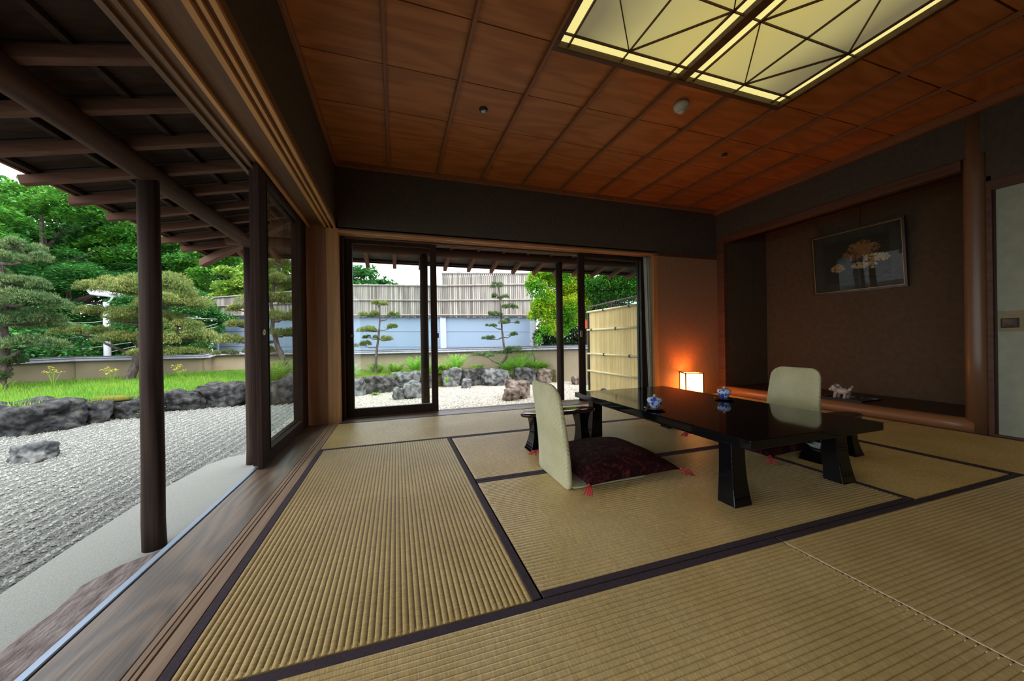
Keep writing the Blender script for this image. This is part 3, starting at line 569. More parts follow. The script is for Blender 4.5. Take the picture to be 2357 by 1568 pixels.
PL = [(-1.75, 9.75, .38, .42, 'leafF', 'bright fern clump at the left edge of the far window'), (-.45, 10.5, .35, .34, 'leafC', 'pale feathery weed clump behind the wide boulder'),
 (.15, 10.5, .40, .46, 'leafF', 'leafy green clump left of the far log post'), (1.42, 10.45, .42, .50, 'leafF', 'domed fern in the middle of the far bed'), (1.05, 10.15, .22, .24, 'leafC', 'low reddish sprouts left of the domed fern'),
 (2.02, 10.05, .3, .25, 'leafC', 'low creeping plant between domed fern and tall pine'), (2.95, 9.9, .35, .34, 'leafF', 'small bright clump at the foot of the tall pine'), (3.42, 9.85, .50, .52, 'leafF', 'broad bright fern spilling over the dark boulder'),
 (3.95, 9.75, .33, .30, 'leafF', 'bright clump under the crooked sapling'), (4.2, 9.65, .2, .22, 'leafC', 'sprig of pale leaves beside the brown boulder'), (.75, 10.1, .25, .27, 'leafC', 'weeds beside the far sash stile'),
 (-3.3, 9.2, .50, .55, 'leafC', 'grassy clump over the boulder behind the left glass door'), (-1.0, 10.9, .35, .33, 'leafC', 'wispy green clump behind the small pine')]
for (x, y, r, h, m_, lb) in PL: fan_plant(x, y, r*1.5, h*1.25, m_, 'fern' if m_ == 'leafF' else 'leafy_plant', lb, nstem=int(40+r*90), leaf=.045)
for (x, y, r, h, m_, lb) in ((1.0, 9.45, .12, .2, 'leafF', 'yellow green sprig growing between the edging boulders'), (-.95, 8.95, .25, .07, 'leafC', 'flat creeping weed on the gravel before the wide boulder'), (-5.0, 7.75, .3, .2, 'grass', 'weed tuft at the foot of the boulders behind the near post'), (-6.0, 7.05, .25, .28, 'grass', 'grass tuft between the two largest boulders'), (-3.55, 8.45, .15, .22, 'leafC', 'bright sprout by the corner post')):
    fan_plant(x, y, r, h, m_, 'weed_tuft', lb, nstem=18, z=-.6 if y < 9 else -.45, leaf=.025)
for (x, y, h, lb) in ((-8.4, 10.7, .55, 'tall yellow flowering weed against the left garden wall'), (-5.97, 10.9, .5, 'yellow flowering weed against the middle garden wall'), (-7.4, 10.9, .48, 'yellow flowering weed left of the leaning pine trunk'), (-8.9, 10.2, .34, 'spiky grass clump before the left garden wall')):
    t = thing('wild_flower', lb, 'plant', (x, y, bedz(x, y))); s = MB(); fl = MB(); z0 = bedz(x, y)
    for k in range(7):
        a = random.uniform(0, 2*PI); r = random.uniform(.03, .16); hh = h*random.uniform(.6, 1); p = (x+math.cos(a)*r, y+math.sin(a)*r, z0+hh); s.tube([(x, y, z0), (x+math.cos(a)*r*.4, y+math.sin(a)*r*.4, z0+hh*.6), p], .005, n=4)
        if 'flower' in lb:
            for q in range(6): fl.lathe([(.004, 0), (.016, .006), (.012, .014), (.002, .016)], c=(p[0]+random.uniform(-.05, .05), p[1]+random.uniform(-.05, .05), p[2]+random.uniform(-.03, .03)), n=6)
        else: s.bar((x, y, z0), (x+math.cos(a)*r*2, y+math.sin(a)*r*2, z0+hh), .012, .003)
    s.build('stems', 'leafC', t)
    if fl.v: fl.build('flower_heads', 'yel', t, kind='stuff')
# ------------------------------------------------------------------ trees
def leafcloud(pts, size, flat=.5, per=None):
    n = len(pts); a = rng.uniform(0, 2*PI, n); tl = rng.normal(0, flat, n); tl2 = rng.normal(0, flat, n); s = rng.uniform(.6, 1.3, n)*size
    u = np.stack([np.cos(a), np.sin(a), tl], 1); w_ = np.stack([-np.sin(a)*.55, np.cos(a)*.55, tl2*.6], 1)
    V = np.stack([pts-u*s[:, None], pts+w_*s[:, None]*.8, pts+u*s[:, None], pts-w_*s[:, None]*.8], 1); return V.reshape(-1, 3), np.arange(n*4).reshape(-1, 4)
def clumps(cs, n, shell=.35, full=False):
    """points on the shells of flattened balls (x, y, z, rh, rv)"""
    cs = np.array(cs, float); wt = cs[:, 3]**2*1.0; wt /= wt.sum(); k = rng.choice(len(cs), n, p=wt)
    d = rng.normal(0, 1, (n, 3)); d /= np.linalg.norm(d, axis=1)[:, None]; d[:, 2] = d[:, 2] if full else np.where(d[:, 2] < -.45, d[:, 2]*-.6, d[:, 2])
    r = 1-np.abs(rng.normal(0, shell, n)).clip(0, .95)
    return np.stack([cs[k, 0]+d[:, 0]*cs[k, 3]*r, cs[k, 1]+d[:, 1]*cs[k, 3]*r, cs[k, 2]+d[:, 2]*cs[k, 4]*r], 1)
def ellclumps(c, rx_, rz_, k, r0, r1, low=-.6):
    out = []
    for i in range(k):
        while True:
            d = rng.normal(0, 1, 3); d /= np.linalg.norm(d)
            if d[2] > low: break
        q = rng.uniform(.55, 1); rr = rng.uniform(r0, r1); out.append((c[0]+d[0]*rx_*q, c[1]+d[1]*rx_*q, c[2]+d[2]*rz_*q, rr, rr*.55))
    return out
def tree(label, base, c, rx_, rz_, nc, r0, r1, n, size, m, trunk=.25, name='broadleaf_tree', flat=.5, low=-.6, cs=None, group=None, shell=.35, full=False):
    t = thing(name, label, 'tree', base, group=group)
    cs = cs or ellclumps(c, rx_, rz_, nc, r0, r1, low); c = Vector(c); b = Vector(base)
    tr = MB(); tr.tube([b, b.lerp(c, .4)+Vector((random.uniform(-.2, .2)*trunk*4, 0, 0)), b.lerp(c, .8), c+Vector((0, 0, rz_*.5))], [trunk, trunk*.8, trunk*.55, trunk*.2], n=8)
    for q in cs[::max(1, len(cs)//14)]:
        s = b.lerp(c, random.uniform(.55, 1)); e = Vector(q[:3]); tr.tube([s, s.lerp(e, .5)+Vector((0, 0, .15*(e-s).length)), e], [trunk*.3, trunk*.18, trunk*.06], n=5)
    tr.build('trunk', 'bark', t, smooth=True); v, f = leafcloud(clumps(cs, n, shell, full), size, flat); fastmesh('foliage', v, f, m, t, kind='stuff'); return t
tree('tall spreading green tree filling the far left under the eaves', (-21, 29.5, -.8), (-21.5, 29.3, 7.0), 7.5, 4.6, 150, .9, 1.8, 120000, .105, 'leafA', .4, low=-.9)
tree('dark tree mass behind the spreading tree, upper left', (-27, 40, -.8), (-27, 40, 6.5), 13, 6.5, 120, 1.8, 3.2, 60000, .22, 'leafB', .4, low=-.9)
tree('tall green tree left of the spreading tree, cut by the frame', (-30, 27, -.8), (-31, 27, 5.5), 7, 6, 80, 1.2, 2.2, 40000, .14, 'leafA', .4, low=-.9)
tree('dark layered maple like tree behind the street light', (-18.5, 26.5, -.8), (-18.3, 26.3, 3.4), 5.4, 2.6, 120, .7, 1.4, 110000, .085, 'leafB', .3, flat=.25, low=-.95)
tree('round crowned green tree seen between the two log posts', (-16.3, 33.5, -.8), (-16.3, 33.5, 7.6), 5.2, 3.6, 90, .8, 1.5, 60000, .13, 'leafA', .35, low=-.9)
tree('thin green tree with a visible trunk left of the corner post', (-10.5, 29, -.8), (-11.2, 29, 6.0), 3.6, 2.4, 50, .6, 1.1, 30000, .10, 'leafA', .16, low=-.7)
tree('light yellow green tree showing over the bamboo screened fence', (-7.8, 23, -.8), (-7.8, 23, 3.7), 2.6, 1.9, 40, .5, .9, 26000, .085, 'leafC', .2, low=-.6)
tree('dense feathery green bush left of the blue fence', (-9.6, 18.6, -.8), (-9.7, 18.6, 1.6), 1.9, 2.2, 90, .35, .7, 60000, .05, 'leafB', .12, low=-.95)
tree('dark green shrubbery low behind the left garden wall', (-14.5, 19.5, -.8), (-14.5, 19.7, .3), 4.5, 1.4, 80, .7, 1.1, 50000, .08, 'leafB', .12, low=-.95, name='shrub')
tree('green tree showing over the fence behind the far window', (-3.6, 26, -.8), (-3.2, 26, 3.6), 3.4, 2.3, 34, .8, 1.3, 9000, .17, 'leafB', .25)
maple = [(3.52, 8.55, 2.35, .36, .38), (3.97, 8.72, 2.52, .39, .39), (3.84, 8.45, 1.96, .38, .36), (4.31, 8.61, 1.99, .39, .37), (4.35, 8.38, 2.48, .44, .33), (4.75, 8.46, 2.31, .42, .39), (4.52, 8.22, 1.82, .38, .33), (5.06, 8.47, 2.52, .4, .29), (5.01, 8.27, 1.96, .34, .31), (3.69, 8.5, 1.55, .33, .31), (4.14, 8.56, 1.52, .39, .31), (4.6, 8.62, 1.4, .37, .32), (3.83, 8.45, 1.17, .31, .28), (4.3, 8.61, 1.07, .31, .26), (3.51, 8.45, 1.83, .25, .28), (3.36, 8.5, 1.51, .18, .18), (3.33, 8.51, 2.46, .2, .25), (3.48, 8.35, .84, .11, .2), (3.69, 8.61, 2.74, .39, .18), (4.24, 8.42, 2.74, .44, .18), (4.9, 8.31, 2.77, .44, .18)]
mt = tree('yellow green maple in front of the grey fence, right half of the far window', (4.95, 10.1, -.8), (4.5, 8.8, 1.9), .8, .7, 0, 0, 0, 34000, .036, 'leafM', .05, cs=maple, flat=.55, name='maple_tree', shell=.5, full=True)
green = [(5.04, 7.95, 2.37, .33, .25), (5.29, 7.66, 2.39, .35, .25), (5.58, 7.45, 2.37, .34, .24), (5.86, 7.26, 2.29, .29, .24), (5.15, 8.02, 2.06, .31, .25), (5.45, 7.81, 2.07, .33, .23), (5.69, 7.52, 2.08, .32, .25), (5.91, 7.24, 1.99, .27, .22), (5.38, 8.04, 1.84, .26, .15), (5.45, 9.18, 1.65, .23, .28), (5.46, 7.6, 2.58, .44, .15), (5.81, 7.27, 2.5, .36, .15), (6.08, 7.08, 2.21, .31, .36)]
tree('deep green tree rising behind the yellow bamboo screen', (5.45, 7.75, -.6), (5.45, 7.65, 2.0), .7, .6, 0, 0, 0, 26000, .032, 'leafA', .04, cs=green, flat=.6, shell=.5, full=True)
tree('dark green shrub behind the garden wall under the maple', (5.8, 10.6, -.8), (5.8, 10.7, .9), 1, .7, 0, 0, 0, 60000, .045, 'leafD', .05, cs=[(4.75, 11.2, .82, .33, .39), (5.14, 11.07, .98, .42, .49), (5.61, 10.92, 1.05, .46, .55), (6.08, 10.76, 1.13, .42, .59), (6.46, 10.64, 1.04, .39, .55), (4.92, 11.36, 1.15, .3, .33), (5.91, 11.13, 1.64, .5, .4), (6.47, 10.95, 1.63, .4, .4), (5.4, 11, .4, .7, .5), (6.2, 10.8, .4, .7, .5), (7.1, 10.4, 1.2, .7, .7), (5.2, 11.5, 2.0, .7, .5), (5.9, 11.4, 2.3, .7, .5), (6.8, 11, 2.2, .7, .6), (7.6, 10.6, 2.2, .7, .6), (6.3, 11.2, 2.8, .7, .4)], name='shrub', full=True)
tree('ivy covered shrub beside the bamboo screen post', (4.55, 7.05, -.6), (4.55, 7.05, .2), .3, .3, 0, 0, 0, 2600, .03, 'leafA', .02, cs=[(4.5, 7.05, .1, .14, .45), (4.52, 7.0, -.35, .2, .25)], name='shrub')
def pine(label, trunk, r0, pads, m, name='pine_tree', dens=1.0, nl=.075):
    base = trunk[0]; t = thing(name, label, 'tree', base)
    tp = [Vector(p) for p in trunk]; P = []
    for i in range(len(tp)-1):
        for k in range(3): P.append(tp[i].lerp(tp[i+1], k/3)+Vector((random.uniform(-1, 1), random.uniform(-1, 1), 0))*r0*.25*(i+k > 0))
    P.append(tp[-1]); N = len(P); MB().tube([P[0]-Vector((0, 0, .12))]+P, [r0*1.2]+[r0*(1-.72*i/(N-1)) for i in range(N)], n=9, wob=.08).build('trunk', 'bark', t, smooth=True)
    br = MB(); cen = []
    for (x, y, z_, rh, rv) in pads:
        e = Vector((x, y, z_-rv*.5)); s = min(P, key=lambda p: (p-e).length+.6*max(0, p.z-e.z)); mid = s.lerp(e, .5)+Vector((random.uniform(-.06, .06), random.uniform(-.06, .06), -.04))
        br.tube([s, mid, e], [r0*.42, r0*.3, r0*.14], n=6, wob=.1)
        for k in range(4):
            a = random.uniform(0, 2*PI); q = e+Vector((math.cos(a)*rh*.6, math.sin(a)*rh*.6, rv*.3)); br.tube([mid.lerp(e, .7), q], [r0*.15, r0*.05], n=4)
        ns = max(5, int(13*rh/.7)); n_ = int(900*dens*(rh/.4)**1.5*(rv/.15)**.5/ns)
        for k in range(ns):
            a = random.uniform(0, 2*PI); q0 = random.uniform(.15, 1)**.6; sx_, sy_ = math.cos(a)*rh*q0*.82, math.sin(a)*rh*q0*.75; sr = rh*random.uniform(.22, .38); sz = rv*(.1-.55*q0*q0+random.uniform(-.25, .25)); sv = min(sr*1.1, rv*1.35)
            d = rng.normal(0, 1, (n_, 3)); d /= np.linalg.norm(d, axis=1)[:, None]; d[:, 2] = np.abs(d[:, 2])-.25; q = rng.uniform(.3, 1, n_)**.5
            cen.append(np.stack([x+sx_+d[:, 0]*sr*q, y+sy_+d[:, 1]*sr*q, z_-rv*.1+sz+d[:, 2]*sv*q], 1))
    br.build('branches', 'bark', t, smooth=True, kind='stuff'); C = np.vstack(cen); n_ = len(C); K = 7
    a = rng.uniform(0, 2*PI, (n_, K)); el = rng.uniform(-.1, 1.3, (n_, K)); L_ = rng.uniform(.7, 1.2, (n_, K))*nl
    D = np.stack([np.cos(a)*np.cos(el), np.sin(a)*np.cos(el), np.sin(el)], -1)*L_[..., None]; S = np.stack([-np.sin(a), np.cos(a), a*0], -1)*nl*.06
    V = np.stack([C[:, None]+S, C[:, None]-S, C[:, None]+D], 2).reshape(-1, 3); fastmesh('needles', V, np.arange(len(V)).reshape(-1, 3), m, t, kind='stuff'); return t
pine('cloud pruned pine with a leaning trunk, middle of the left garden', [(-7.99, 12.56, -.34), (-7.83, 12.51, .23), (-7.57, 12.43, 1.0), (-7.37, 12.36, 2.03), (-7.43, 12.38, 2.68)], .13,
 [(-8.29, 12.66, 2.63, .97, .39), (-7.18, 12.3, 2.68, 1.04, .45), (-6.63, 12.12, 2.15, .91, .32), (-8.85, 12.85, 1.85, .62, .24), (-7.56, 12.42, 1.71, .91, .32), (-9.2, 12.95, 1.26, .72, .2), (-7.94, 12.55, 1.07, .78, .23), (-6.83, 12.18, 1.44, .91, .29), (-6.46, 12.06, 1.05, 1.04, .26), (-6.72, 12.14, .62, .97, .13)], 'needle')
pine('large pine at the far left edge of the garden', [(-9.5, 10.95, -.25), (-9.46, 10.94, .49), (-9.39, 10.92, 1.85), (-9.47, 10.95, 3.32)], .12,
 [(-9.27, 10.88, 3.32, .58, .29), (-8.87, 10.75, 2.98, .53, .21), (-8.98, 10.79, 2.42, .63, .26), (-8.89, 10.76, 1.95, .84, .29), (-9.1, 10.82, 1.48, .95, .26), (-8.9, 10.76, .9, .79, .19), (-9.31, 10.89, .49, .42, .23), (-9.87, 11.08, 2.7, .53, .26), (-9.89, 11.09, 1.86, .63, .26), (-9.61, 10.99, .15, .42, .17)], 'needleG')
pine('tall curving pine seen behind the left sliding glass door', [(-3.40, 10.9, -.2), (-3.52, 10.98, .1), (-3.73, 11.05, .68), (-3.87, 11.1, 1.2), (-3.89, 11.11, 1.97), (-3.69, 11.04, 3.12)], .10,
 [(-3.7, 11.04, 2.74, .64, .39), (-3.95, 11.13, 2.16, .77, .26), (-4.88, 11.43, 1.41, .45, .17), (-4.7, 11.37, .91, .59, .15), (-5.07, 11.49, 1.0, .39, .12), (-3.59, 11.01, 1.64, .77, .26), (-3.69, 11.04, 3.25, .51, .26), (-4.71, 11.38, 1.88, .44, .23), (-4.28, 11.23, .62, .46, .13), (-3.54, 10.99, 1.13, .51, .17), (-5.19, 11.53, .55, .32, .09)], 'needle')
pine('small cloud pruned pine at the left of the far window', [(-1.05, 10.59, -.22), (-.97, 10.56, .63), (-.87, 10.53, 1.43), (-.88, 10.53, 2.1)], .045,
 [(-.88, 10.53, 1.99, .37, .13), (-1.15, 10.62, 1.67, .43, .13), (-.55, 10.42, 1.64, .29, .11), (-1.08, 10.6, 1.19, .48, .12), (-.59, 10.44, 1.26, .32, .11), (-1.34, 10.68, .75, .35, .11), (-.66, 10.46, .89, .35, .11), (-1.13, 10.61, .95, .27, .08)], 'needle', dens=.9, nl=.065)
pine('tall tiered pine with a crooked trunk, middle of the far window', [(2.64, 9.93, -.24), (2.77, 9.9, .02), (2.98, 9.83, .28), (2.88, 9.83, .63), (2.8, 9.84, 1.4), (2.78, 9.85, 2.1), (2.73, 9.87, 2.66)], .055,
 [(2.72, 9.87, 2.59, .27, .15), (2.8, 9.85, 2.24, .31, .15), (3.03, 9.77, 1.91, .34, .13), (2.58, 9.92, 1.65, .34, .11), (3.05, 9.76, 1.39, .34, .11), (2.53, 9.93, 1.3, .25, .1), (2.46, 9.96, .86, .31, .08), (3.1, 9.75, .97, .28, .08), (2.32, 10.0, .34, .45, .1), (3.21, 9.71, .51, .42, .1), (2.88, 9.82, .39, .28, .08)], 'needleG', dens=.9, nl=.065)
pine('tiny crooked sapling at the right of the tall pine', [(3.81, 9.7, -.24), (3.86, 9.6, .19), (3.76, 9.6, .39), (3.83, 9.6, .6)], .018, [(3.67, 9.6, .36, .19, .1), (3.93, 9.58, .55, .17, .1), (3.8, 9.6, .74, .14, .08)], 'leafC', name='sapling', dens=.6, nl=.04)
# ------------------------------------------------------------------ garden wall, fence
def gwall(name, a, b, zt0, zt1):
    a = Vector(a); b = Vector(b); d = (b-a).normalized(); n_ = Vector((-d.y, d.x, 0)); n_ = n_ if n_.dot(Vector((-.3, -1, 0))) > 0 else -n_
    r = sroot(name, (a.x, a.y, -.3)); th = .12
    def slab(o0, o1, z00, z01, z10, z11, nm, m_, ex=0):
        p = a-d*ex; q = b+d*ex
        MB().add([p+n_*o0+Vector((0, 0, z00)), q+n_*o0+Vector((0, 0, z10)), q+n_*o1+Vector((0, 0, z10)), p+n_*o1+Vector((0, 0, z00)),
                  p+n_*o0+Vector((0, 0, z01)), q+n_*o0+Vector((0, 0, z11)), q+n_*o1+Vector((0, 0, z11)), p+n_*o1+Vector((0, 0, z01))],
                 [(0, 1, 2, 3), (4, 5, 6, 7), (0, 1, 5, 4), (1, 2, 6, 5), (2, 3, 7, 6), (3, 0, 4, 7)]).build(nm, m_, r)
    slab(-th, th, -.9, zt0, -.9, zt1, 'wall_body', 'wallg')
    slab(-.20, .20, zt0, zt0+.035, zt1, zt1+.035, 'coping_base', 'cap', .04); slab(-.26, .26, zt0+.035, zt0+.085, zt1+.035, zt1+.085, 'coping_edge', 'capw', .06)
    slab(-.20, .20, zt0+.085, zt0+.115, zt1+.085, zt1+.115, 'coping_tile', 'cap', .04); slab(-.14, .14, zt0+.115, zt0+.135, zt1+.115, zt1+.135, 'coping_edge', 'capw', .04); slab(-.09, .09, zt0+.135, zt0+.17, zt1+.135, zt1+.17, 'coping_ridge', 'cap', .02)
    return r
gwall('garden_wall_left', (-13.5, 3.0, 0), (-9.72, 13.38, 0), .28, .33)
gwall('garden_wall_middle', (-9.66, 13.34, 0), (-7.0, 14.42, 0), .33, .29)
gwall('garden_wall_jog', (-7.05, 14.45, 0), (-7.17, 15.27, 0), .29, .35)
gwall('garden_wall_far', (-7.2, 15.3, 0), (-5.96, 15.46, 0), .35, .35)
gwall('garden_wall_window', (-5.96, 15.46, 0), (-1.22, 13.12, 0), .35, .33)
gwall('garden_wall_right', (-1.22, 13.12, 0), (5.6, 9.3, 0), .33, .44)
def fence():
    t = thing('boundary_fence', 'tall blue grey panel fence topped with weathered bamboo screens', 'fence', (-2, 16, -.8))
    pts = [Vector((-8.87, 20.22, 0)), Vector((-4.7, 17.8, 0)), Vector((-2.36, 16.5, 0)), Vector((1.57, 14.46, 0)), Vector((4.97, 12.5, 0))]
    mid = [2.21, 2.07, 1.99, 1.88, 1.76]; top = [3.14, 3.25, 3.43, 3.22, 3.1]
    off = Vector((-.48, -.87, 0))
    slats = MB(); sl2 = MB()
    for i in range(4):
        a, b = pts[i], pts[i+1]; L_ = (b-a).length; nb = max(1, round(L_/4.4)) if i else 2
        for k in range(4):          # siding planks
            f0 = lambda s, q: -.8+(s+.8)*q
            za0, za1 = -.8+(mid[i]+.8)*k/4, -.8+(mid[i]+.8)*(k+1)/4-.006; zb0, zb1 = -.8+(mid[i+1]+.8)*k/4, -.8+(mid[i+1]+.8)*(k+1)/4-.006
            P = [a+Vector((0, 0, za0)), b+Vector((0, 0, zb0)), b+Vector((0, 0, zb1))-off*.015, a+Vector((0, 0, za1))-off*.015]
            MB().add(P+[p-off*.05 for p in P], [(0, 1, 2, 3), (4, 5, 6, 7), (0, 1, 5, 4), (1, 2, 6, 5), (2, 3, 7, 6), (3, 0, 4, 7)]).build('siding_panel', 'siding', t)
        MB().bar(a.lerp(b, .5)*1.0-off*.09+Vector((0, 0, -.8)), a.lerp(b, .5)-off*.09+Vector((0, 0, (top[i]+top[i+1])/2-.12+(.50 if i == 3 else 0))), L_-.02, .03, up=off).build('backing_sheet', 'backsheet', t)
        for k in range(nb+1 if i == 3 else nb):
            p = a.lerp(b, k/nb)+off*.04; zt = mid[i]+(mid[i+1]-mid[i])*k/nb; MB().bar(p+Vector((0, 0, -.8)), p+Vector((0, 0, zt)), .26 if i in (0, 3) and k in (0, nb) else .12, .08, up=off).build('steel_post', 'sidpost', t)
        # bamboo slats
        for k in range(int(L_/.085)):
            s = (k+.5)*.085/L_; p = a.lerp(b, s)+off*.10; m0 = mid[i]+(mid[i+1]-mid[i])*s; t0 = top[i]+(top[i+1]-top[i])*s
            if i == 3: t0 = 3.77-.22*s
            q = random.uniform(-.025, .025); slats.bar(p+Vector((0, 0, m0-.05+q)), p+Vector((0, 0, t0+q)), .07, .03, up=off)
        for fr in (.03, .5, .97):
            za = mid[i]+(top[i]-mid[i])*fr; zb = mid[i+1]+((top[i+1])-mid[i+1])*fr; MB().tube([a+off*.15+Vector((0, 0, za)), b+off*.15+Vector((0, 0, zb))], .035, n=6).build('bamboo_rail', 'greybam', t)
    a, b = pts[3], pts[4]
    for za, zb in ((3.72, 3.5),): MB().tube([a+off*.15+Vector((0, 0, za)), b+off*.15+Vector((0, 0, zb))], .035, n=6).build('bamboo_rail', 'greybam', t)
    slats.build('bamboo_slats', 'greybam', t, kind='stuff')
fence()
# yellow bamboo sleeve screen
def screen():
    x = 3.5; y0, y1 = 3.98, 5.60; zb, zt = -.52, 1.37
    t = thing('bamboo_screen', 'fresh yellow bamboo screen outside the far window, right end', 'screen', (x, (y0+y1)/2, -.6))
    s = MB(); N = 52
    for k in range(N):
        y = y0+.03+(y1-y0-.06)*(k+.5)/N; s.tube([(x, y, zb), (x, y, zt)], (y1-y0-.06)/N*.53, n=6)
    s.build('bamboo_slats', 'bamboo', t, kind='stuff')
    for z in (-.32, .12, .48, .98, 1.36):
        rl = MB().tube([(x-.03, y0, z), (x-.03, y1+.03, z)], .020, n=10).build('bamboo_rail', 'bamboor', t, smooth=True)
        for y in {-.32: (4.6, 5.45), .48: (4.2, 5.0), .98: (4.6, 5.45), 1.36: (4.2, 5.0)}.get(z, ()): MB().lathe([(.018, -.025), (.028, -.02), (.028, .02), (.018, .025)], c=(x-.032, y, z), n=8).build('rope_knot', 'dark', rl)
    MB().tube([(x, y1+.01, -.6), (x, y1+.01, 1.42)], .035, n=10).build('post', 'logz', t, smooth=True)
    MB().tube([(x+.2, y0-.2, 1.56), (x+.2, y1+.3, 1.50)], .02, n=8).build('top_pole', 'bark', t)
screen()
struct(B(6.2, 6.4, 9.5, 12, -.8, .55).build('wall_neighbour', 'white'))
t = thing('red_sign_board', 'orange red board beyond the wall beside the bamboo screen', 'board', (5.65, 9.6, -.8)); B(5.45, 5.85, 9.55, 9.60, 1.14, 1.76).build('board', 'red', t, bevel=.01)
for x in (5.5, 5.8): B(x-.02, x+.02, 9.6, 9.64, -.8, 1.7).build('support', 'darkw', t)
# ------------------------------------------------------------------ street lamp and wires
t = thing('utility_pole', 'pale grey pole with a boxy street light behind the left garden', 'pole', (-11.32, 17.34, -.8))
MB().tube([(-11.32, 17.34, -.8), (-11.32, 17.34, 2.55)], [.112, .10], n=14).build('pole', 'pole', t, smooth=True)
a = MB(); a.tube([(-11.32, 17.34, 2.44), (-11.11, 17.27, 2.69), (-10.97, 17.24, 2.85)], .035, n=6); a.build('arm', 'pole', t)
MB().add([(-12.13, 17.48, 3.14), (-10.97, 17.13, 2.9), (-10.83, 17.48, 2.9), (-11.95, 17.83, 3.14), (-11.92, 17.48, 2.84), (-11.04, 17.2, 2.72), (-10.97, 17.41, 2.72), (-11.81, 17.76, 2.84)],
         [(0, 1, 2, 3), (7, 6, 5, 4), (0, 4, 5, 1), (1, 5, 6, 2), (2, 6, 7, 3), (3, 7, 4, 0)]).build('lamp_head', 'pole', t, bevel=.04)
W_ = [((-12.93, 17.9, 1.76), (-11.43, 17.38, 1.8), 'topmost cable left of the street light pole'), ((-14.47, 18.39, 0.97), (-11.44, 17.39, 1.34), 'middle cable left of the street light pole'), ((-13.77, 18.18, 0.66), (-11.44, 17.39, 0.8), 'lowest cable left of the street light pole'),
      ((-11.18, 17.31, 0.57), (-7.16, 15.98, 1.63), 'lowest cable right of the pole, rising to the blue fence'), ((-11.18, 17.3, 0.83), (-7.16, 15.98, 1.5), 'second lowest cable right of the pole'), ((-11.18, 17.3, 1.15), (-7.17, 15.98, 1.28), 'third cable right of the pole, nearly level'), ((-11.16, 17.3, 2.21), (-7.16, 15.98, 1.8), 'highest cable right of the pole, falling to the fence')]
for p, q, lb in W_:
    p, q = Vector(p), Vector(q); sg = [p.lerp(q, s)-Vector((0, 0, .17*s*(1-s))) for s in (0, .25, .5, .75, 1)]; tag(MB().tube(sg, .010, n=5).build('cable', 'wire'), lb, 'cable', 'cables at the street light pole')
# ================================================================== TATAMI
W = .955
def mat_(name_axis, x0, x1, y0, y1, label, border=True):
    t = thing('tatami_mat', label, 'tatami mat', ((x0+x1)/2, (y0+y1)/2, -.055)); g_ = .002
    x0 += g_; x1 -= g_; y0 += g_; y1 -= g_; top = 0.0; hb = .029
    a0, a1, b0, b1 = (x0, x1, y0, y1) if name_axis == 'y' else (y0, y1, x0, x1)     # a: across the ribs, b: along
    ia0, ia1 = (a0+hb-.002, a1-hb+.002) if border else (a0, a1); nr = round((ia1-ia0)/.0180); prof = []
    for k in range(nr):
        for j, s in enumerate((0, .12, .3, .5, .7, .88)): prof.append((ia0+(ia1-ia0)*(k+s)/nr, top-.0042+.0042*math.sin(PI*s)**.5 if s else top-.0052))
    prof.append((ia1, top-.0052)); b0 += .003; b1 -= .003; V = []; F = []; n_ = len(prof); seg = 2
    for j in range(seg+1):
        b = b0+(b1-b0)*j/seg
        for a, z_ in prof: V.append((a, b, z_) if name_axis == 'y' else (b, a, z_))
    for j in range(seg):
        for k in range(n_-1): i = j*n_+k; F.append((i, i+1, i+n_+1, i+n_))
    fastmesh('rush_surface', V, F, 'tat'+name_axis, t, smooth=True)
    (B(a0, a1, b0, b1, -.055, -.006) if name_axis == 'y' else B(b0, b1, a0, a1, -.055, -.006)).build('straw_core', 'tat'+name_axis, t)
    for e0, e1 in ((b0, b0+.014), (b1-.014, b1)): (B(ia0, ia1, e0, e1, -.03, -.0016) if name_axis == 'y' else B(e0, e1, ia0, ia1, -.03, -.0016)).build('folded_end', 'tat'+name_axis, t, bevel=.003)
    if border:
        for c0, c1 in ((a0, a0+hb), (a1-hb, a1)): (B(c0, c1, b0, b1, -.05, .0008) if name_axis == 'y' else B(b0, b1, c0, c1, -.05, .0008)).build('cloth_border', 'heri', t, bevel=.002)
X0 = XL
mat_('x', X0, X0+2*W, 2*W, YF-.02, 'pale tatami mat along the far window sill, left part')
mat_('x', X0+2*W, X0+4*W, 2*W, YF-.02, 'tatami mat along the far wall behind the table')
mat_('y', X0, 0, 0, 2*W, 'golden ribbed tatami mat beside the left wooden sill')
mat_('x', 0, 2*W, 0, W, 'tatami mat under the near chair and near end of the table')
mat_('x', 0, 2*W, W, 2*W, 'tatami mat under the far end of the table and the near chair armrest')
mat_('y', 2*W, 3*W, 0, 2*W, 'shaded tatami mat right of the table, under the far chair')
mat_('y', 3*W, XR-.005, -W, W, 'dark tatami mat in front of the round pillar and sliding door')
mat_('y', 3*W, XR-.005, W, YF-.03, 'dark tatami mat in front of the alcove rail')
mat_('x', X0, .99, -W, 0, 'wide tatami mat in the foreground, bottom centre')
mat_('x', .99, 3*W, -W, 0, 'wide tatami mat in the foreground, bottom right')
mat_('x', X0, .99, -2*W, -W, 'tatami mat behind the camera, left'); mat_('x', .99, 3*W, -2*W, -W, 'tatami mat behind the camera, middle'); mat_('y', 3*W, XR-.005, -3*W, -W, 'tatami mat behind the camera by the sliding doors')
mat_('x', X0, .99, -3*W, -2*W, 'second tatami mat behind the camera, left'); mat_('x', .99, 3*W, -3*W, -2*W, 'second tatami mat behind the camera, middle'); mat_('x', X0, 1.5, YB+.005, -3*W, 'narrow tatami mat at the wall behind the camera, left'); mat_('x', 1.5, XR-.005, YB+.005, -3*W, 'narrow tatami mat at the wall behind the camera, right')
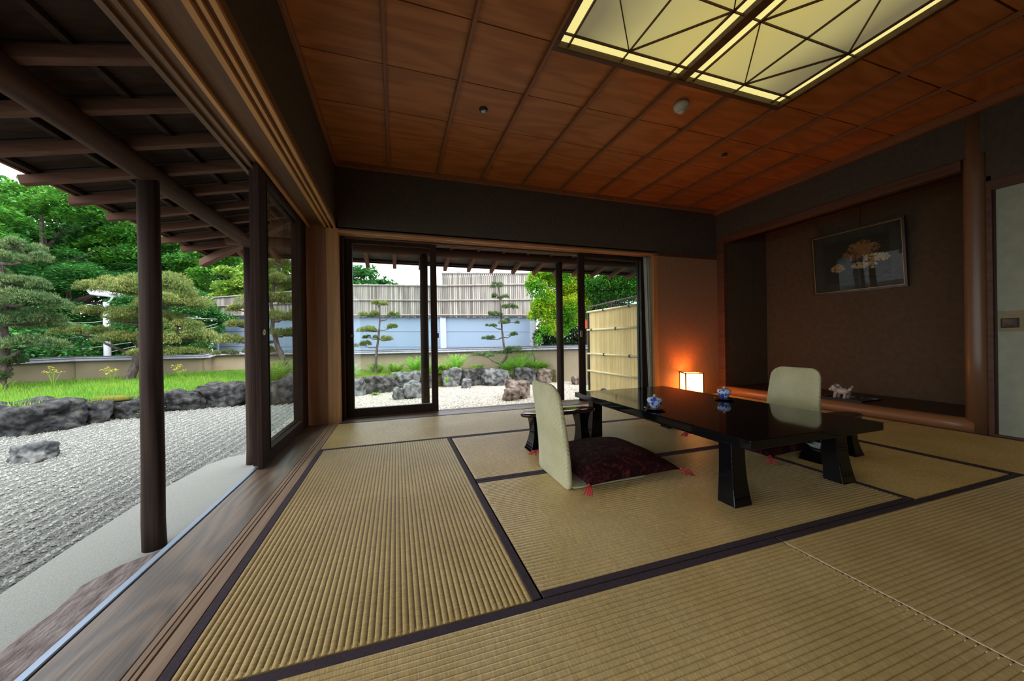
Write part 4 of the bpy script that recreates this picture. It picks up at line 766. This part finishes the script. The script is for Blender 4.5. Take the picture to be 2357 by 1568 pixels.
# ================================================================== CEILING LIGHT
def ceiling_light():
    cx = (LX0+LX1)/2; t = thing('ceiling_light', 'large backlit paper ceiling light with dark lattice', 'ceiling light', (cx, .2, H-.03)); z0, z1 = H-.030, H+.005
    for a in ((LX0-.02, LX1+.02, LY1-.005, LY1+.03), (LX0-.02, LX1+.02, LY0-.03, LY0)): B(*a, z0, z1+.05).build('outer_frame', 'lframe', t, bevel=.003)
    for a in ((LX0-.02, LX0+.01, LY0, LY1), (LX1-.01, LX1+.02, LY0, LY1)): B(*a, z0, z1+.05).build('outer_frame', 'lframe', t, bevel=.003)
    B(cx-.03, cx+.03, LY0, LY1, z0+.006, z1+.02).build('centre_beam', 'lframe', t, bevel=.003)
    B(LX0, LX1, LY0, LY1, H+.012, H+.02).build('lit_border', 'strip', t)
    zb = H-.004
    def bar(p, q, w_=.0055): MB().bar((*p, zb), (*q, zb), w_, .012).build('lattice_bar', 'lframe', t)
    st = .072
    for (a, b) in ((LX0+.01, cx-.03), (cx+.03, LX1-.01)):
        xa, xb = a+st, b-st; yt = LY1-.005-st; yb2 = LY0+st
        for p, q in (((xa, LY0), (xa, LY1)), ((xb, LY0), (xb, LY1)), ((a, yt), (b, yt)), ((a, yb2), (b, yb2))): bar(p, q, .009)
        # paper panels folded between the bars; two squares per half
        h_ = (yt-yb2)
        for k in range(1):
            ym = yt-.40; xm = (xa+xb)/2; yb = yt-.80
            bar((a, ym), (xa, ym)); bar((xb, ym), (b, ym)); bar((xm, yt), (xm, LY1)); 
            for p, q in (((xm, yt), (xa, ym)), ((xm, yt), (xb, ym)), ((xm, yt), (xm, yb)), ((xa, ym), (xb, ym)), ((xa, ym), (xm, yb)), ((xb, ym), (xm, yb)), ((xa, yb), (xb, yb))): bar(p, q)
            ym2 = yb-(yb-yb2)/2
            for p, q in (((xm, yb), (xa, ym2)), ((xm, yb), (xb, ym2)), ((xa, ym2), (xm, yb2)), ((xb, ym2), (xm, yb2)), ((xm, yb), (xm, yb2))): bar(p, q)
        B(xa, xb, yb2, yt, zb+.007, zb+.011).build('paper_panel', 'backlit', t)
ceiling_light()
t = thing('smoke_detector', 'cream domed smoke detector on the ceiling by the light', 'smoke detector', (1.70, 1.16, H)); 
MB().lathe([(.01, -.052), (.036, -.050), (.042, -.040), (.043, -.036), (.052, -.034), (.056, -.02), (.056, 0)], c=(1.70, 1.16, H), n=28).build('housing', 'plastic', t, smooth=True)
MB().lathe([(.005, -.064), (.024, -.062), (.03, -.05)], c=(1.70, 1.16, H), n=24).build('sensor_cap', 'plastic', t, smooth=True)
t = thing('ceiling_vent', 'round dark grille fitting on the ceiling above the far window', 'vent', (.258, 1.66, H))
MB().lathe([(.004, -.012), (.028, -.012), (.033, -.004), (.033, 0)], c=(.258, 1.66, H), n=24).build('rim', 'dark', t, smooth=True)
for a in (0, PI/3, 2*PI/3): MB().bar((.258-.022*math.cos(a), 1.66-.022*math.sin(a), H-.014), (.258+.022*math.cos(a), 1.66+.022*math.sin(a), H-.014), .006, .006).build('grille_bar', 'steel', t)
t = thing('sprinkler_head', 'small dark sprinkler head on the ceiling near the lamp corner', 'sprinkler', (2.68, 1.625, H))
MB().lathe([(.004, -.014), (.022, -.012), (.026, 0)], c=(2.68, 1.625, H), n=20).build('escutcheon', 'dark', t, smooth=True); MB().lathe([(.003, -.035), (.008, -.03), (.006, -.012)], c=(2.68, 1.625, H), n=12).build('nozzle', 'steel', t, smooth=True)
# ================================================================== FLOOR LANTERN
lx, ly = 3.30, 2.69; t = thing('floor_lantern', 'glowing square paper lantern on the tatami in the far right corner', 'lamp', (lx, ly, 0), rz=-.45)
s = .108; h = .322
for a in (-s, s):
    for b in (-s, s): B(a-.006, a+.006, b-.006, b+.006, 0, h+.012).build('frame_post', 'lampf', t, world=False)
for z_ in (.012, h):
    for a in (-s, s): B(a-.005, a+.005, -s, s, z_-.005, z_+.006).build('frame_rail', 'lampf', t, world=False); B(-s, s, a-.005, a+.005, z_-.005, z_+.006).build('frame_rail', 'lampf', t, world=False)
for q in ((-s, s, -s, -s+.002), (-s, s, s-.002, s), (-s, -s+.002, -s, s), (s-.002, s, -s, s)): B(*q, .012, h-.003).build('paper_side', 'paper', t, world=False)
B(-s, s, -s, s, .004, .008).build('base', 'lampf', t, world=False)
ld = bpy.data.lights.new('lantern_bulb', 'POINT'); ld.energy = 5; ld.color = (1, .2, .035); ld.shadow_soft_size = .03
lo = bpy.data.objects.new('lantern_bulb', ld); col.objects.link(lo); lo.location = (0, 0, .17); lo.parent = t
# ================================================================== CURTAIN
def curtain():
    V = []; F = []; n_ = 22
    for j in range(13):
        z_ = .10+(1.87-.10)*j/12; f = j/12; xa = 2.742+.055*(1-f)**1.5*1.0; xb = 2.832
        for k in range(n_): s_ = k/(n_-1); V.append((xa+(xb-xa)*s_, 2.895+.018*math.sin(s_*PI*5+f)*1.0, z_))
    for j in range(12):
        for k in range(n_-1): i = j*n_+k; F.append((i, i+1, i+n_+1, i+n_))
    o = fastmesh('curtain', V, F, 'curt', smooth=True); sd = o.modifiers.new('s', 'SOLIDIFY'); sd.thickness = .003; tag(o, 'narrow pale curtain gathered at the right of the far window', 'curtain')
curtain()
# ================================================================== TABLE
def table():
    x0, x1, y0, y1, zt = 1.035, 1.965, .125, 1.70, .34; t = thing('low_table', 'low black lacquered table with flared legs', 'table', ((x0+x1)/2, (y0+y1)/2, 0))
    B(x0, x1, y0, y1, zt-.042, zt).build('tabletop', 'black', t, bevel=.004, seg=3)
    # underframe: arched panels inset below the top
    for x in (x0+.075, x1-.095): B(x, x+.02, y0+.15, y1-.15, zt-.075, zt-.042).build('apron', 'black', t, bevel=.003)
    for y in (y0+.14, y1-.16): B(x0+.09, x1-.09, y, y+.02, zt-.075, zt-.042).build('apron', 'black', t, bevel=.003)
    for sx in (-1, 1):
        for sy in (-1, 1):
            bx_ = (1.118 if sx < 0 else 1.870); by = (.29 if sy < 0 else 1.515); rings = []
            for k in range(13):
                s_ = k/12; z_ = (zt-.042)*s_; fl = (1-s_)**2.2; hw = .041+.014*fl+.004*s_**4; hy = .036+.012*fl; cx_ = bx_+sx*(.006*fl)-sx*.004*s_; cy_ = by+sy*.02*fl
                rings.append([(cx_-hw, cy_-hy, z_), (cx_+hw, cy_-hy, z_), (cx_+hw, cy_+hy, z_), (cx_-hw, cy_+hy, z_)])
            MB().loft(rings).build('leg', 'black', t, bevel=.004)
    return t
table()
# ================================================================== LEGLESS CHAIRS
def outline(wt, wb, h, r):
    P = []; 
    def arc(cx, cy, a0, a1, rr, n=8): 
        for k in range(n+1): a = a0+(a1-a0)*k/n; P.append((cx+rr*math.cos(a), cy+rr*math.sin(a)))
    arc(wt-r, h-r, 0, PI/2, r); arc(-(wt-r), h-r, PI/2, PI, r)
    rb = .035; arc(-(wb-rb), rb, PI, 1.5*PI, rb, 5); arc(wb-rb, rb, 1.5*PI, 2*PI, rb, 5); return P
def pad(P, th, fn, bulge=.010):
    """padded slab from an outline in (u, v); fn maps (u, v, w) to 3-D"""
    b = MB(); cu = sum(p[0] for p in P)/len(P); cv = sum(p[1] for p in P)/len(P); rings = []
    for sc_, w_ in ((.02, -th/2-bulge), (.35, -th/2-bulge*.95), (.65, -th/2-bulge*.7), (.88, -th/2-bulge*.25), (.965, -th/2+.003), (.995, -th/4), (1, 0), (.995, th/4), (.965, th/2-.003), (.88, th/2+bulge*.25), (.65, th/2+bulge*.7), (.35, th/2+bulge*.95), (.02, th/2+bulge)):
        rings.append([fn(cu+(u-cu)*sc_, cv+(v-cv)*sc_, w_) for u, v in P])
    b.loft(rings); return b
def zaisu(loc, rz, label):
    t = thing('legless_chair', label, 'chair', loc, rz)
    # local frame: seat towards +x, back in the plane x = 0, width along y
    def back(u, v, w_): return (-.075*(v/.55)**1.6+.028*(u/.2)**2*(v/.55)+w_, u, v)
    P = outline(.172, .200, .555, .075); P2 = []
    for i in range(len(P)):      # resample long sides
        a, b_ = P[i], P[(i+1) % len(P)]; P2.append(a); d = math.hypot(b_[0]-a[0], b_[1]-a[1])
        for k in range(1, int(d/.05)+1): s_ = k/(int(d/.05)+1); P2.append((a[0]+(b_[0]-a[0])*s_, a[1]+(b_[1]-a[1])*s_))
    pad(P2, .034, back).build('backrest', 'zfab', t, smooth=True, world=False)
    def seat(u, v, w_): return (v+.01, u, .014+w_*.8)
    pad(outline(.19, .2, .50, .06), .016, seat, .002).build('seat', 'zfab', t, smooth=True, world=False)
    return t
def zabuton(loc, rz, label):
    t = thing('floor_cushion', label, 'cushion', loc, rz); N = 36; s_ = .302; b = MB(); V = []; F = []
    for sg in (1, -1):
        for i in range(N+1):
            for j in range(N+1):
                u = -1+2*i/N; v = -1+2*j/N; e = max(0, (1-abs(u)**3.2)*(1-abs(v)**3.2))**.62; pin = 1-.07*(1-abs(u)**2)*abs(v)**4-.07*(1-abs(v)**2)*abs(u)**4
                hh = (.095 if sg > 0 else .028)*e*(1+.10*mn.noise(Vector((u*2.2, v*2.2, sg*3)))); uu = u*(1-.06*(1-v*v)*abs(u)**5); vv = v*(1-.06*(1-u*u)*abs(v)**5)
                V.append((uu*s_, vv*s_, .036+sg*hh))
        o_ = 0 if sg > 0 else (N+1)**2
        for i in range(N):
            for j in range(N): q = o_+i*(N+1)+j; F.append((q, q+N+1, q+N+2, q+1) if sg > 0 else (q, q+1, q+N+2, q+N+1))
    b.add(V, F).build('cushion_body', 'zab', t, smooth=True, world=False)
    for a in (-1, 1):
        for c in (-1, 1):
            m_ = MB()
            for k in range(7):
                q = random.uniform(-.012, .012); m_.tube([(a*s_*.985, c*s_*.985, .038), (a*(s_+.018)+q, c*(s_+.018)-q, .034), (a*(s_+.032)+q*1.6, c*(s_+.030)-q*1.6, .006)], [.006, .0045, .003], n=5)
            m_.lathe([(.004, -.01), (.011, 0), (.004, .01)], c=(a*s_, c*s_, .038), n=8); m_.build('tassel', 'tassel', t, smooth=True, world=False)
    return t
def armrest(loc, rz, label, w_=.60):
    t = thing('armrest', label, 'armrest', loc, rz); P = []; hw = w_/2
    for k in range(40): a = 2*PI*k/40; c_, s_ = math.cos(a), math.sin(a); P.append((hw*math.copysign(abs(c_)**.55, c_), .075*math.copysign(abs(s_)**.8, s_)))
    r = []
    for sc_, z_ in ((.94, -.024), (.985, -.018), (1, -.010), (.99, -.003), (.95, 0), (.80, .002), (.3, .003)): r.append([(x*(1-(1-sc_)*.25), y*sc_, .268+z_) for x, y in P])
    MB().loft(r).build('top_board', 'redlac', t, smooth=True, world=False)
    for sx in (-1, 1):
        rings = []
        for k in range(15):
            s_ = k/14; z_ = .246*s_; f = .030+.018*(abs(s_-.52)/.5)**1.5; g_ = .045+.02*(abs(s_-.52)/.5)**1.6; cx_ = sx*(hw-.115+.02*(1-s_)**2); rings.append([(cx_-f, -g_, z_), (cx_+f, -g_, z_), (cx_+f, g_, z_), (cx_-f, g_, z_)])
        MB().loft(rings).build('leg', 'black', t, world=False, bevel=.003)
    return t
zaisu((.435, .845, 0), 0, 'sage green woven legless chair seen from behind, left of the table')
zaisu((2.375, .845, 0), PI, 'sage green woven legless chair facing the camera, right of the table')
zabuton((.785, .875, .018), .04, 'maroon brocade floor cushion with red tassels on the near chair')
zabuton((2.04, .86, .018), .02, 'dark brocade floor cushion on the far chair under the table')
armrest((.725, 1.375, 0), .02, 'red brown lacquered armrest stand beyond the near chair')
armrest((2.27, .53, 0), .03, 'dark lacquered armrest stand right of the far chair', .54)
# ================================================================== TEACUPS
def cup(x, y, label, rz):
    t = thing('lidded_teacup', label, 'teacup', (x, y, .348), rz)
    MB().lathe([(.016, .0), (.018, .006), (.020, .008), (.033, .022), (.042, .040), (.0455, .056), (.0435, .056), (.038, .030), (.01, .012)], n=36).build('bowl', 'porc', t, smooth=True, world=False)
    ld_ = MB().lathe([(.043, .055), (.0425, .060), (.034, .067), (.018, .072), (.006, .073)], n=36).build('lid', 'porc', t, smooth=True, world=False)
    MB().lathe([(.005, .071), (.006, .076), (.009, .080), (.0085, .085), (.002, .087)], n=18).build('lid_knob', 'white', ld_, smooth=True, world=False)
    return t
def saucer(x, y, label):
    t = thing('tea_saucer', label, 'saucer', (x, y, .34))
    MB().lathe([(.02, .0), (.03, .0), (.055, .006), (.063, .010), (.062, .012), (.045, .008), (.01, .008)], n=40).build('dish', 'black', t, smooth=True, world=False)
    MB().lathe([(.0615, .0095), (.0640, .0105), (.0640, .012), (.0610, .0125)], n=40).build('rim', 'redlac', t, smooth=True, world=False)
    return t
cup(1.131, .833, 'blue and white lidded teacup nearer the near chair', .4); cup(1.828, .935, 'blue and white lidded teacup before the far chair', 1.9)
saucer(1.131, .833, 'black saucer under the teacup nearer the near chair'); saucer(1.828, .935, 'black saucer under the teacup before the far chair')
# ================================================================== ALCOVE OBJECTS
t = thing('display_tray', 'flat dark tray on the alcove floor under the white ornament', 'tray', (4.2, 1.44, .105)); MB().box(4.06, 4.36, 1.28, 1.62, .105, .113).build('tray_base', 'tray', t, bevel=.003)
for q in ((4.055, 4.065, 1.275, 1.625), (4.355, 4.365, 1.275, 1.625), (4.06, 4.36, 1.275, 1.283), (4.06, 4.36, 1.617, 1.625)): MB().box(*q, .105, .120).build('tray_rim', 'tray', t)
def ornament():
    cx_, cy_, z0 = 4.17, 1.505, .113; t = thing('lion_ornament', 'small white glazed lion like ornament on the alcove tray', 'ornament', (cx_, cy_, z0)); rr = random.Random(3)
    def lump(nm, c, r, sub=3, sc_=(1, 1, 1), rough=.18):
        bm = bmesh.new(); bmesh.ops.create_icosphere(bm, subdivisions=sub, radius=1); off = Vector((rr.random()*9, rr.random()*9, 0))
        for v in bm.verts: p = v.co.copy(); d = 1+mn.noise(p*2.4+off)*rough; v.co = Vector((c[0]+p.x*r*sc_[0]*d, c[1]+p.y*r*sc_[1]*d, c[2]+p.z*r*sc_[2]*d))
        me = bpy.data.meshes.new(nm); bm.to_mesh(me); bm.free(); me.polygons.foreach_set('use_smooth', [True]*len(me.polygons)); me.materials.append(M['white']); o = bpy.data.objects.new(nm, me); col.objects.link(o); o.parent = t; return o
    lump('body', (0, -.01, .070), .045, sc_=(.9, 1.35, .8)); lump('head', (-.01, .062, .095), .034, rough=.35); lump('muzzle', (-.03, .085, .085), .018)
    for k in range(7): a = k*2*PI/7; lump('mane_curl', (.012+.018*math.cos(a)*0, .045+.032*math.cos(a), .092+.034*math.sin(a)), .014, 2, rough=.4)
    for x, y in ((-.025, .04), (.028, .035), (-.03, -.05), (.03, -.045)): MB().tube([(x, y, .06), (x*1.15, y+.008, .028), (x*1.1, y+.012, 0)], [.017, .012, .016], n=9, wob=.1).build('leg', 'white', t, smooth=True, world=False)
    for y, h_ in ((.07, .034), (.05, .03)): MB().tube([(0, y, .115), (.006, y-.004, .115+h_*.6), (0, y-.014, .115+h_)], [.008, .006, .002], n=7).build('horn', 'white', t, smooth=True, world=False)
    for k in range(3): MB().tube([(0, -.06, .085), (.01*(k-1), -.085, .10+.012*k), (.014*(k-1), -.082, .125+.008*k)], [.014, .012, .004], n=8, wob=.12).build('tail_tuft', 'white', t, smooth=True, world=False)
ornament()
# framed picture hanging on the back wall of the alcove
def picture():
    y0, y1, zb, zt = 1.215, 2.095, 1.30, 2.04; t = thing('framed_picture', 'dark framed picture of pale trees hanging in the alcove', 'picture', (4.72, (y0+y1)/2, zb))
    tilt = lambda z_: 4.745-.055*(z_-zb)/(zt-zb)
    def quad(ya, yb, za, zc, o0, o1):
        return MB().add([(tilt(za)-o0, ya, za), (tilt(za)-o0, yb, za), (tilt(zc)-o0, yb, zc), (tilt(zc)-o0, ya, zc), (tilt(za)-o1, ya, za), (tilt(za)-o1, yb, za), (tilt(zc)-o1, yb, zc), (tilt(zc)-o1, ya, zc)],
                        [(0, 1, 2, 3), (4, 5, 6, 7), (0, 1, 5, 4), (1, 2, 6, 5), (2, 3, 7, 6), (3, 0, 4, 7)])
    f = .022
    for q in ((y0, y1, zb, zb+f), (y0, y1, zt-f, zt), (y0, y0+f, zb+f, zt-f), (y1-f, y1, zb+f, zt-f)): quad(*q, -.01, .025).build('frame_side', 'frame', t)
    g_ = f+.006
    for q in ((y0+f, y1-f, zb+f, zb+g_), (y0+f, y1-f, zt-g_, zt-f), (y0+f, y0+g_, zb+g_, zt-g_), (y1-g_, y1-f, zb+g_, zt-g_)): quad(*q, .005, .022).build('gilt_edge', 'gold', t)
    quad(y0+g_, y1-g_, zb+g_, zt-g_, 0, .006).build('mount', 'matb', t)
    # printed image as vertex colours on a fine grid
    ya, yb, za, zc = y0+.13, y1-.13, zb+.12, zt-.12; nu, nv = 150, 96; V = []; F = []; C = []
    cl = [(.60, .78, .18, .13, (.30, .13, .035)), (.50, .64, .17, .13, (.26, .10, .03)), (.70, .72, .16, .12, (.30, .14, .04)), (.78, .50, .15, .09, (.50, .36, .15)), (.90, .47, .10, .08, (.48, .36, .16)), (.58, .36, .14, .07, (.52, .40, .20)), (.72, .33, .10, .07, (.50, .36, .20)), (.22, .36, .11, .10, (.45, .28, .13))]
    for j in range(nv+1):
        for i in range(nu+1):
            u, v = i/nu, j/nv; z_ = za+(zc-za)*v; V.append((tilt(z_)-.0075, yb-(yb-ya)*u, z_)); c = np.array((.018, .013, .010))
            if u > .38 and v < .32: c = c+np.array((.03, .035, .02))*max(0, mn.noise(Vector((u*7, v*30, 2))))*1.5
            for (cu, cv, ru, rv, cc) in cl:
                d = ((u-cu)/ru)**2+((v-cv)/rv)**2; k = mn.noise(Vector((u*26, v*34, cu*9)))*.8+mn.noise(Vector((u*60, v*70, 1)))*.5
                if d < 1+k*.7 and k > -.25: c = np.array(cc)*(.55+.6*max(0, k+.3))
            C.append((*c, 1))
    for j in range(nv):
        for i in range(nu): q = j*(nu+1)+i; F.append((q, q+1, q+nu+2, q+nu+1))
    m = bpy.data.materials.new('printed_image'); m.use_nodes = True; n_ = m.node_tree.nodes; a = n_.new('ShaderNodeVertexColor'); a.layer_name = 'print'
    hs = n_['Principled BSDF']; m.node_tree.links.new(a.outputs['Color'], hs.inputs['Base Color']); hs.inputs['Roughness'].default_value = .7; M['print'] = m
    o = fastmesh('image', V, F, 'print', t); at = o.data.color_attributes.new('print', 'FLOAT_COLOR', 'POINT'); at.data.foreach_set('color', np.array(C, dtype=np.float32).ravel())
    M['pglass'] = glassmat('picture_glass', 1.22); quad(y0+g_, y1-g_, zb+g_, zt-g_, .014, .016).build('picture_glass', 'pglass', t)
    w_ = thing('picture_wire', 'thin dark wire holding the framed picture', 'wire', (4.70, 1.607, zt)); MB().tube([(4.705, 1.607, zt-.01), (4.74, 1.607, 2.45)], .003, n=6).build('wire_strand', 'dark', w_)
picture()
struct(B(4.735, 4.76, .53, 2.73, 2.27, 2.295).build('picture_rail', 'darkw'))
